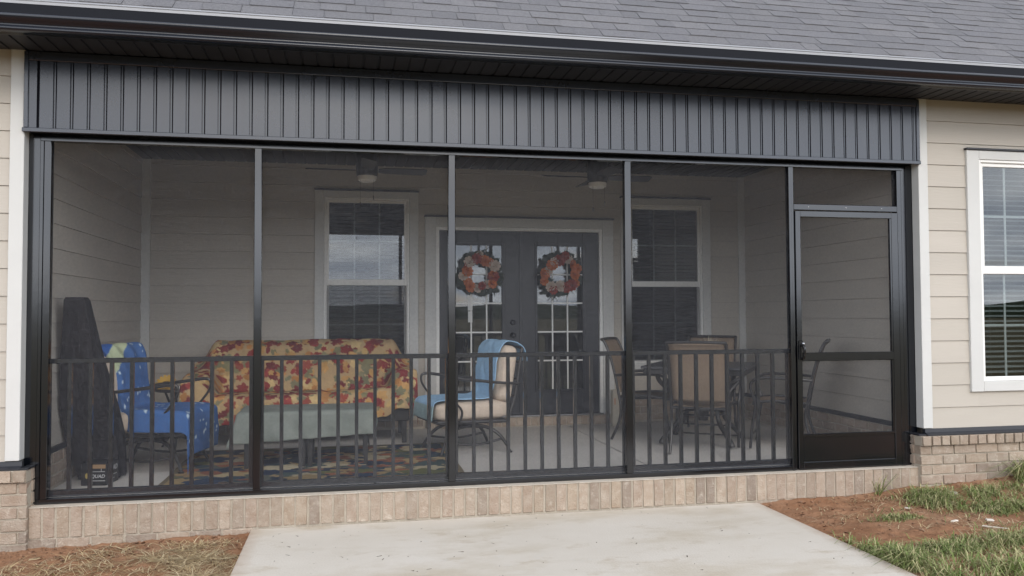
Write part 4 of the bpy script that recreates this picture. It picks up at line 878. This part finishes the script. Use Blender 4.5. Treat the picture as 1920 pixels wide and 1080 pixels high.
def chair_towel(name, label, loc, rz, y0, y1, front, back, side, colfn, seed, pull=0.0, group=None):
    """towel from a front flap over the seat, up the backrest and down behind; 'side' metres hang over the y0 edge of the seat"""
    prof = [(.395, .44-front), (.395, .40), (.375, .468), (.28, .488), (.05, .492), (-.12, .492), (-.168, .53), (-.195, .66), (-.228, .85), (-.258, .945), (-.31, .992), (-.40, .985), (-.470, .935), (-.495, .86), (-.50, .97-back)]
    q, d = resample(prof, 150); tt = np.arange(y0-side, y1+1e-6, .01); P = np.zeros((150, len(tt), 3))
    for j, y in enumerate(tt):
        over = max(y0-y, 0); onseat = smooth01((0.0+1.05-d)/0.12)
        P[:, j, 0] = q[:, 0]; P[:, j, 1] = max(y, y0); P[:, j, 2] = q[:, 1]
        if over:
            b = min(over, .04); wrapb = (1-onseat)
            P[:, j, 1] = y0-(b*.8+.04*over)*onseat-b*.5*wrapb; P[:, j, 2] -= (max(over-.02, 0))*onseat*1.0; P[:, j, 0] -= over*wrapb*0.75
    shift = pull*smooth01((d-front-.40)/.20)*(1-smooth01((d-front-.82)/.24)); P[..., 1] += shift[:, None]*np.clip((y1-P[..., 1])/(y1-y0), 0, 1.1)
    Sd, Td = np.meshgrid(d, tt, indexing='ij'); wv = (fbm(Sd*8+seed, Td*8)-.5)*.030+0.012*np.sin(Td*30+seed+Sd*4)*smooth01((Sd-1.05)/.3)
    P[..., 0] += wv*.8; P[..., 2] += wv*.5; P[..., 1] += .02*np.sin(Sd*5+seed)
    ca, sa_ = cos(rz), sin(rz); X_ = loc[0]+P[..., 0]*ca-P[..., 1]*sa_; Y_ = loc[1]+P[..., 0]*sa_+P[..., 1]*ca
    return tag(cloth(name, np.stack([X_, Y_, P[..., 2]+loc[2]], -1), colfn(Sd, Td), PRINT, thick=.007), label, 'towel', group)
def dots(Sd, Td):
    C = np.ones(Sd.shape+(3,))*np.array((0.055, 0.135, 0.34)); r = np.random.default_rng(4)
    C *= (0.85+.3*fbm(Sd*14, Td*14))[..., None]
    for k in range(95):
        a, b, R = r.uniform(0, Sd.max()), r.uniform(Td.min(), Td.max()), r.choice((.008, .011, .014)); C[np.hypot(Sd-a, Td-b) < R] = (0.50, 0.62, 0.72)
    bnd = Sd-0.62*Td-0.02          # pale sash and blue bands across the top corner and behind
    C[(bnd > 1.33) & (bnd < 1.47)] = (0.50, 0.56, 0.36); C[(bnd > 1.47) & (bnd < 1.56)] = (0.035, 0.11, 0.36); C[(bnd > 1.56) & (bnd < 1.64)] = (0.15, 0.36, 0.62); C[bnd > 1.64] = (0.03, 0.12, 0.34); C[(bnd > 1.72) & (bnd < 1.80)] = (0.14, 0.36, 0.60)
    return C
def plain(Sd, Td):
    C = np.ones(Sd.shape+(3,))*np.array((0.31, 0.50, 0.70)); C *= (0.88+.24*fbm(Sd*16, Td*16))[..., None]
    C[Sd < .13] = (0.30, 0.42, 0.44); return C
chair_towel('towel', 'deep blue polka dot beach towel over the left armchair', CH1, CR1, -.275, .275, .30, .30, .185, dots, 1, .11)
chair_towel('towel', 'plain light blue towel over the right armchair', CH2, CR2, -.262, .245, .13, .16, .05, plain, 6, .03)

# ------------------------------------------------------------------ side table with its things
st = thing('side_table', 'small dark metal side table between the polka dot chair and the loveseat', 'side table', (0.46, 2.22, 0))
mb = MB(); mb.lathe([(0, .535), (.215, .535), (.225, .545), (.225, .565), (.214, .565), (.210, .552), (0, .551)], (.46, 2.22, 0), 28); mb.build('table_top', BRONZE, st)
for k in range(3):
    a = k*2*pi/3+.5; mb = MB(); mb.tube([(.46+.18*cos(a), 2.22+.18*sin(a), .535), (.46+.07*cos(a), 2.22+.07*sin(a), .30), (.46+.10*cos(a), 2.22+.10*sin(a), .14), (.46+.20*cos(a), 2.22+.20*sin(a), .0)], .011, 7, smooth=5); mb.build('leg', BRONZE, st)
mb = MB(); mb.tube([(.46+.085*cos(a), 2.22+.085*sin(a), .25) for a in np.linspace(0, 2*pi, 21)], .007, 6); mb.build('ring', BRONZE, st)
bk = MB(); bk.box(.47, .63, 2.06, 2.27, .5525, .585, .004); tag(bk.build('book', STICK), 'white book lying on the small dark side table', 'book')
sfl = thing('sunflower', 'yellow silk sunflower lying on the small dark side table', 'flower', (.36, 2.13, .5525))
me = petal_mesh('petals', .095, [(14, 0, .35, 1, .2), (12, .2, .7, .9, .2)], YEL); link('petals', me, sfl, (0, 0, .045), (radians(-35), 0, 0))
mb = MB(); mb.cushion((.36, 2.115, .6), (.032, .02, .032), .018); mb.build('flower_heart', BRN, sfl, smooth=True)
mb = MB(); mb.tube([(.36, 2.14, .585), (.36, 2.2, .57), (.40, 2.3, .56)], .006, 6); mb.build('stem', LEAF, sfl)

# ------------------------------------------------------------------ tall black cover and the printed carton
secs = [(1.372, .000, .120, .52, .63), (1.355, -.008, .130, .51, .65), (.92, -.040, .190, .56, .80), (.545, -.060, .265, .62, .92), (.30, -.045, .305, .72, .98), (.02, .02, .310, .79, .99)]
zz_ = np.linspace(1.372, .012, 60); za = np.array([s[0] for s in secs])[::-1]; P = []
for z in zz_:
    x0, x1, y0, y1 = [float(np.interp(z, za, np.array([s[k] for s in secs])[::-1])) for k in (1, 2, 3, 4)]; row = []
    per = [(x0, y0), (x1, y0), (x1, y1), (x0, y1)]
    for e in range(4):
        a, b = per[e], per[(e+1) % 4]
        for k in range(14):
            f = k/14; px, py = a[0]+(b[0]-a[0])*f, a[1]+(b[1]-a[1])*f; g = (1.37-z)*.013*(math.sin(f*pi*3+e*2+z*1.5))*math.sin(f*pi)
            nx2, ny2 = ((0, -1), (1, 0), (0, 1), (-1, 0))[e]; row.append((max(px+nx2*g, -.062), py+ny2*g, z))
    row.append(row[0]); P.append(row)
mb = MB(); mb.grid(P); mb.add(P[0][:-1], [tuple(range(len(P[0])-1))])
tag(mb.build('cover', COVER, smooth=False), 'tall black cloth cover tapering to a flat top by the left porch wall', 'cover')
ct = thing('carton', 'black carton with white lettering on the floor below the tall black cover', 'carton', (0.205, 0.668, 0.0), radians(-8))
hw, hd_, hh = .092, .100, .165
mb = MB(); mb.box(-hw, hw, -hd_, hd_, 0.001, hh, .004); mb.build('box', BOXB, ct, world=False)
mb = MB(); mb.box(-hw+.055, hw-.008, -hd_-.0016, -hd_-.0006, hh-.040, hh-.012); mb.build('label_strip', CARD, ct, world=False)
for q in ((-hw+.075, hw-.010, .034, .039), (-hw+.085, hw-.012, .100, .104), (hw-.040, hw-.037, .104, .124)):
    mb = MB(); mb.box(q[0], q[1], -hd_-.0016, -hd_-.0006, q[2], q[3]); mb.build('print_line', LETTER, ct, world=False)
mb = MB(); mb.lathe([(0, 0), (.012, 0), (.012, .001), (0, .001)], n=14); mb.v = [(-hw+.042+x*.85, -hd_-.0006-z, .072+y*1.7) for x, y, z in mb.v]; mb.build('emblem', mat('gold_print', (.34, .25, .07), .5), ct, world=False)
def text(body, size, parent, loc, rot, m, shear=.25):
    cu = bpy.data.curves.new('lettering', 'FONT'); cu.body = body; cu.size = size; cu.shear = shear; cu.offset = size*.022; cu.extrude = .0006; cu.align_x = 'CENTER'; cu.align_y = 'CENTER'; cu.materials.append(m)
    tmp = bpy.data.objects.new('tmp', cu); COL.objects.link(tmp); dg = bpy.context.evaluated_depsgraph_get(); me = bpy.data.meshes.new_from_object(tmp.evaluated_get(dg)); bpy.data.objects.remove(tmp); me.materials.clear(); me.materials.append(m)
    return link('lettering', me, parent, loc, rot)
text('QUAD', .034, ct, (.028, -hd_-.0016, .068), (pi/2, 0, 0), LETTER)
text('QUAD', .050, ct, (hw+.0016, 0.0, .112), (pi/2, 0, pi/2), LETTER)
for q in ((-.06, .07, .062, .068), (-.05, .03, .035, .040)):
    mb = MB(); mb.box(hw+.0006, hw+.0016, *q); mb.build('print_line', LETTER, ct, world=False)

# ------------------------------------------------------------------ dining table, chairs, plant
TC = Vector((5.35, 1.50, 0)); TA = radians(-34)
tb_ = thing('dining_table', 'square dark patio dining table turned at an angle', 'table', TC, TA); B = lambda mb, n, m, sm=False: mb.build(n, m, tb_, smooth=sm, world=False)
TOPM = mat('dark_stone_top', (.035, .036, .04), .35, var=(.05, .05, .055), vscale=14)
mb = MB(); mb.box(-.48, .48, -.48, .48, .722, .748, .006); B(mb, 'tabletop', TOPM)
mb = MB(); mb.box(-.46, .46, -.46, .46, .672, .7215, .006); B(mb, 'apron', BRONZE)
for sx in (-1, 1):
    for sy in (-1, 1):
        k = .7071; mb = MB(); f = lambda r, z: (sx*r*k, sy*r*k, z)
        mb.tube([f(.50, .672), f(.47, .60), f(.33, .47), f(.25, .34), f(.27, .22), f(.37, .12), f(.45, .04), f(.46, .012)], [.022, .022, .02, .02, .022, .024, .026, .024], 8, smooth=5); B(mb, 'leg', BRONZE)
mb = MB(); mb.tube([(.215*cos(a), .215*sin(a), .28) for a in np.linspace(0, 2*pi, 25)], .010, 7); B(mb, 'ring', BRONZE)
mb = MB(); mb.lathe([(0, .215), (.06, .21), (.07, .30), (.05, .45), (.06, .60), (.12, .6715), (0, .6716)], n=16); B(mb, 'pedestal', BRONZE)
def dining_chair(name):
    t = bpy.data.objects.new(name, None); COL.objects.link(t); B = lambda mb, n, m, sm=False: mb.build(n, m, t, smooth=sm, world=False)
    back = [(-.395, .985), (-.36, .955), (-.30, .80), (-.255, .62), (-.225, .46)]
    for s in (-1, 1):
        mb = MB(); mb.tube([(s*.25, y, z) for y, z in back]+[(s*.25, -.20, .30), (s*.25, -.235, .15), (s*.25, -.30, .012)], .0135, 8, smooth=5); B(mb, 'rear_leg', BRONZE)
        mb = MB(); mb.tube([(s*.25, -.262, .635), (s*.285, -.15, .645), (s*.295, .10, .655), (s*.292, .215, .640), (s*.288, .265, .585), (s*.28, .245, .49), (s*.27, .225, .40), (s*.265, .255, .22), (s*.262, .275, .012)], .0135, 8, smooth=5); B(mb, 'arm', BRONZE)
        mb = MB(); mb.tube([(s*.25, -.222, .43), (s*.252, .05, .445), (s*.255, .25, .425)], .012, 8, smooth=4); B(mb, 'seat_rail', BRONZE)
    mb = MB(); mb.tube([(-.25, -.215, .41), (.25, -.215, .41)], .011, 7); mb.tube([(-.262, .245, .41), (.262, .245, .41)], .011, 7); mb.tube([(-.262, .268, .12), (.262, .268, .12)], .008, 6); B(mb, 'cross_bar', BRONZE)
    mb = MB(); mb.tube([(-.25, -.395, .985), (0, -.40, .99), (.25, -.395, .985)], .0135, 8, smooth=3); B(mb, 'top_rail', BRONZE)
    q, d = resample([(-.392, .978), (-.352, .94), (-.292, .80), (-.247, .62), (-.205, .47)], 26)
    P = [[(x, y-.014*(1-(x/.235)**2), z) for x in np.linspace(-.236, .236, 9)] for y, z in q]; mb = MB(); mb.grid(P); o = B(mb, 'back_sling', SLING, True); md = o.modifiers.new('thickness', 'SOLIDIFY'); md.thickness = .006
    q, d = resample([(-.20, .435), (-.08, .435), (.06, .442), (.20, .438), (.255, .415)], 16)
    P = [[(x, y, z-.016*(1-(x/.24)**2)) for x in np.linspace(-.242, .242, 9)] for y, z in q]; mb = MB(); mb.grid(P); o = B(mb, 'seat_sling', SLING, True); md = o.modifiers.new('thickness', 'SOLIDIFY'); md.thickness = .006
    return t
proto = dining_chair('dining_chair'); kids = list(proto.children)
dirs = {'near': (.56, .83), 'left': (.83, -.56), 'far': (-.56, -.83), 'right': (-.83, .56)}
labs = {'near': 'brown sling dining chair with its back turned, nearest the screens', 'left': 'brown sling dining chair at the table side next to the french doors', 'far': 'brown sling dining chair behind the table under the white window', 'right': 'brown sling dining chair seen through the screen door'}
offs = {'near': (.64, (.14, 0)), 'left': (.58, (0.05, 0.0)), 'far': (.66, (-.06, 0)), 'right': (.74, (0, -.03))}
for i, kk in enumerate(dirs):
    d = Vector((*dirs[kk], 0)).normalized()
    if i == 0: r = proto
    else:
        r = proto.copy(); COL.objects.link(r)
        for ch in kids: c = ch.copy(); COL.objects.link(c); c.parent = r
    ds_, (ox, oy) = offs[kk]; r.location = TC-d*ds_+Vector((ox, oy, 0)); r.rotation_euler = (0, 0, math.atan2(d.y, d.x)-pi/2); tag(r, labs[kk], 'dining chair', 'brown sling dining chairs')
pl = thing('spiky_plant', 'pale spiky plant standing on the dark dining table', 'plant', (5.46, 1.52, .748))
mb = MB(); mb.lathe([(0, .748), (.05, .748), (.062, .80), (.055, .83), (.05, .828), (0, .822)], (5.46, 1.52, 0), 16); mb.build('pot', BRONZE, pl)
mb = MB(); r = random.Random(2)
for k in range(38):
    a = r.uniform(0, 2*pi); l_ = r.uniform(.14, .22); s_ = r.uniform(.25, .95); b0 = Vector((5.46+.02*cos(a), 1.52+.02*sin(a), .82)); tip = b0+Vector((cos(a)*s_*.16, sin(a)*s_*.16, l_*(1.15-.5*s_))); md_ = (b0+tip)/2+Vector((0, 0, .02)); n_ = Vector((-sin(a), cos(a), 0))*.005
    mb.add([b0-n_, b0+n_, md_+n_, md_-n_, tip], [(0, 1, 2, 3), (3, 2, 4)])
stuff(mb.build('leaves', mat('pale_leaf', (.42, .38, .28), .8), pl))
pbx = thing('narrow_box', 'pale narrow upright box on the floor behind the dining chair', 'box', (4.885, 2.74, 0))
mb = MB(); mb.box(4.85, 4.925, 2.70, 2.78, .001, .40, .004); mb.build('box', PALE, pbx); mb = MB(); mb.box(4.872, 4.88, 2.698, 2.6995, .24, .31); mb.build('label', ORG, pbx)

# ------------------------------------------------------------------ ground cover
def blades(name, pts, hmin, hmax, wd, lean, cols, seed, label, cat, flat=0.0):
    r = np.random.default_rng(seed); n = len(pts); x, y = pts[:, 0], pts[:, 1]; z = gh(x, y)-.003
    a = r.uniform(0, 2*pi, n); h = r.uniform(hmin, hmax, n)*pts[:, 2]; ln = r.uniform(lean*.3, lean, n)*h; w_ = wd*r.uniform(.6, 1.2, n)
    dx, dy = np.cos(a), np.sin(a); px, py = -dy, dx
    V = np.zeros((n, 5, 3)); rise = (1-flat)
    V[:, 0] = np.stack([x-px*w_, y-py*w_, z], -1); V[:, 1] = np.stack([x+px*w_, y+py*w_, z], -1)
    mx, my = x+dx*ln*.35, y+dy*ln*.35; mz = z+h*.62*rise+flat*.006
    V[:, 2] = np.stack([mx+px*w_*.7, my+py*w_*.7, mz], -1); V[:, 3] = np.stack([mx-px*w_*.7, my-py*w_*.7, mz], -1)
    tz = z+h*rise*np.clip(1-.26*(ln/np.maximum(h, 1e-4))**2, .12, 1)+flat*.008*r.random(n); V[:, 4] = np.stack([x+dx*ln, y+dy*ln, tz], -1)
    base = np.arange(n)[:, None]*5; F4 = (base+np.array([[0, 1, 2, 3]])).tolist(); F3 = (base+np.array([[3, 2, 4]])).tolist()
    me = bpy.data.meshes.new(name); me.from_pydata(V.reshape(-1, 3).tolist(), [], F4+F3)
    c = np.array(cols)[r.integers(len(cols), size=n)]*r.uniform(.75, 1.25, (n, 1)); C = np.repeat(np.concatenate([c, np.ones((n, 1))], -1), 5, axis=0)
    at = me.color_attributes.new('Col', 'FLOAT_COLOR', 'POINT'); at.data.foreach_set('color', C.ravel()); me.materials.append(PRINTG)
    return tag(link(name, me), label, cat, kind='stuff')
PRINTG = mat('grass_blade', (1, 1, 1), .75, spec=.2, attr=True)
def scatter(patches, seed):
    r = np.random.default_rng(seed); out = []
    for (cx, c_y, rx, ry, n, hs) in patches:
        p = r.normal(0, .5, (n, 2)); q = np.stack([cx+p[:, 0]*rx, c_y+p[:, 1]*ry, hs*(1.1-.45*np.hypot(p[:, 0], p[:, 1]).clip(0, 1.4))], -1)
        keep = vnoise(q[:, 0]*11+seed, q[:, 1]*11) > .34; out.append(q[keep])
    o = np.concatenate(out); ok = (o[:, 1] < -.10) & ~((o[:, 0] > 1.35) & (o[:, 0] < 5.10) & (o[:, 1] > -4.4)); return o[ok]
GR = [(.15, .20, .055), (.20, .235, .085), (.25, .265, .115), (.40, .35, .19), (.12, .165, .05), (.32, .30, .15)]
gp = [(6.55, -.46, .44, .26, 1300, .85), (6.35, -.36, .18, .16, 450, 1.0), (6.75, -.72, .30, .12, 800, .7), (5.82, -.73, .20, .055, 420, .45), (5.16, -1.28, .10, .20, 800, .75), (5.20, -1.65, .14, .35, 1500, .8),
      (5.55, -1.46, .28, .12, 900, .7), (6.15, -1.40, .55, .20, 1300, .7), (6.9, -1.2, .6, .25, 1000, .8), (5.7, -1.95, .7, .30, 1150, .9), (6.5, -1.9, .9, .35, 1100, .9), (7.42, -.22, .14, .08, 420, 2.0), (7.0, -.35, .35, .10, 500, .8), (6.10, -.12, .05, .03, 26, 1.6), (5.62, -.75, .03, .03, 10, 1.5), (7.6, -1.0, .6, .5, 1500, .9)]
blades('grass', scatter(gp, 3), .06, .17, .0036, 2.1, GR, 5, 'tufts of green grass growing in the red clay right of the slab', 'grass')
lp = [(3.2, -6.6, 6.5, 1.0, 15000, 1.0), (6.8, -3.6, 2.2, 1.4, 9000, 1.0), (-.4, -3.2, 1.6, 1.6, 3500, .9)]
blades('grass', scatter(lp, 8), .05, .10, .0045, .8, GR, 9, 'lawn grass in the garden away from the house wall', 'grass')
STR = [(.46, .35, .20), (.38, .28, .15), (.54, .44, .28), (.27, .19, .11)]
sp_ = [(1.08, -.58, .26, .18, 1050, 1), (.85, -.52, .26, .13, 420, 1), (1.18, -.95, .24, .28, 1200, 1), (.6, -.33, .5, .14, 260, 1), (.1, -.6, .4, .3, 240, 1), (.75, -.95, .35, .28, 380, 1), (.45, -.62, .35, .2, 250, 1), (1.05, -.30, .22, .10, 320, 1), (.3, -.9, .4, .2, 260, 1)]
blades('straw', scatter(sp_, 4), .08, .24, .0030, 1.6, STR, 6, 'dry straw scattered over the clay left of the slab', 'straw', flat=.86)
sp2 = [(6.3, -.95, .7, .30, 420, 1), (5.6, -.55, .5, .25, 200, 1), (6.1, -1.5, .7, .4, 800, 1), (6.0, -.3, .5, .15, 200, 1), (6.6, -.5, .5, .25, 260, 1), (5.8, -1.9, .8, .3, 600, 1)]
blades('straw', scatter(sp2, 14), .06, .19, .0024, 1.5, STR, 16, 'thin dry stalks on the clay right of the slab', 'straw', flat=.85)
mb = MB(); r = random.Random(5)
for k in range(2200):
    x, y = (r.uniform(-.6, 1.36), -.09-abs(r.gauss(0, .35))) if k % 2 else (r.uniform(5.1, 7.8), -.09-abs(r.gauss(0, .6)))
    s_ = r.choice((.004, .006, .008, .012, .018)) if r.random() < .93 else .028; z = float(gh(x, y)); pts_ = [Vector((r.uniform(-1, 1), r.uniform(-1, 1), r.uniform(-.3, 1))).normalized()*s_*r.uniform(.6, 1) for _ in range(6)]
    mb.add([(x+p.x, y+p.y, z+p.z*.8) for p in pts_], [(0, 1, 2), (0, 2, 3), (0, 3, 4), (1, 2, 4), (2, 3, 5), (1, 4, 5), (3, 4, 5), (0, 1, 5)])
tag(mb.build('clods', mat('clay_clod', (.20, .10, .055), .95, var=(.28, .165, .10), vscale=30, bump=.5)), 'small clods of red clay along the brick walls', 'clods', kind='stuff')
def chip(x, y, lx, ly, lz, rz, m, name, label, cat):
    mb = MB(); mb.box(-lx/2, lx/2, -ly/2, ly/2, 0, lz, min(lx, ly, lz)*.25); q = random.Random(int(x*1000)); mb.v = [(a+q.uniform(-1, 1)*lx*.06, b+q.uniform(-1, 1)*ly*.12, c) for a, b, c in mb.v]
    o = mb.build(name, m); o.location = (x, y, float(gh(x, y))-.001); o.rotation_euler = (q.uniform(-.1, .1), q.uniform(-.1, .1), rz); tag(o, label, cat)
WC = mat('white_wood_chip', (.68, .62, .54), .8)
chip(6.14, -.885, .062, .022, .012, .4, WC, 'wood_chip', 'white wood chip on the clay in front of the grass tuft', 'wood chip')
chip(6.38, -.93, .05, .03, .012, -.3, STONE, 'stone', 'pale flat stone beside the white stick on the clay', 'stone')
chip(6.30, -1.07, .15, .012, .010, -.75, WC, 'stick', 'pale stick lying on the clay right of the white chip', 'stick')
chip(6.06, -.50, .035, .02, .012, -.9, WC, 'wood_chip', 'small pale chip on the clay near the brick step', 'wood chip')
chip(6.62, -.30, .05, .035, .02, .2, STONE, 'stone', 'pale stone half hidden behind the grass tuft', 'stone')
chip(.11, -.32, .06, .022, .008, .5, STRAWM, 'wood_chip', 'pale brown chip on the bare clay at the left', 'wood chip')
# slab litter
mb = MB(); r = random.Random(9)
for k in range(90):
    x, y = r.uniform(1.5, 5.0), -.12-r.random()**1.1*1.9; l_, w_, a = r.choice((.003, .004, .006, .009, .016)), r.uniform(.0012, .0032), r.uniform(0, pi); c, s_ = cos(a), sin(a); h = r.uniform(.001, .004)
    mb.add([(x+u*c*l_-v*s_*w_, y+u*s_*l_+v*c*w_, SLABZ+.0005+(h if (u*v > 0) else .0008)) for u, v in ((-1, -1), (1, -1), (1, 1), (-1, 1))], [(0, 1, 2, 3)])
tag(mb.build('litter', mat('dark_leaf_crumb', (.07, .055, .035), .9)), 'dark crumbs of leaf and soil scattered on the patio slab', 'litter', kind='stuff')
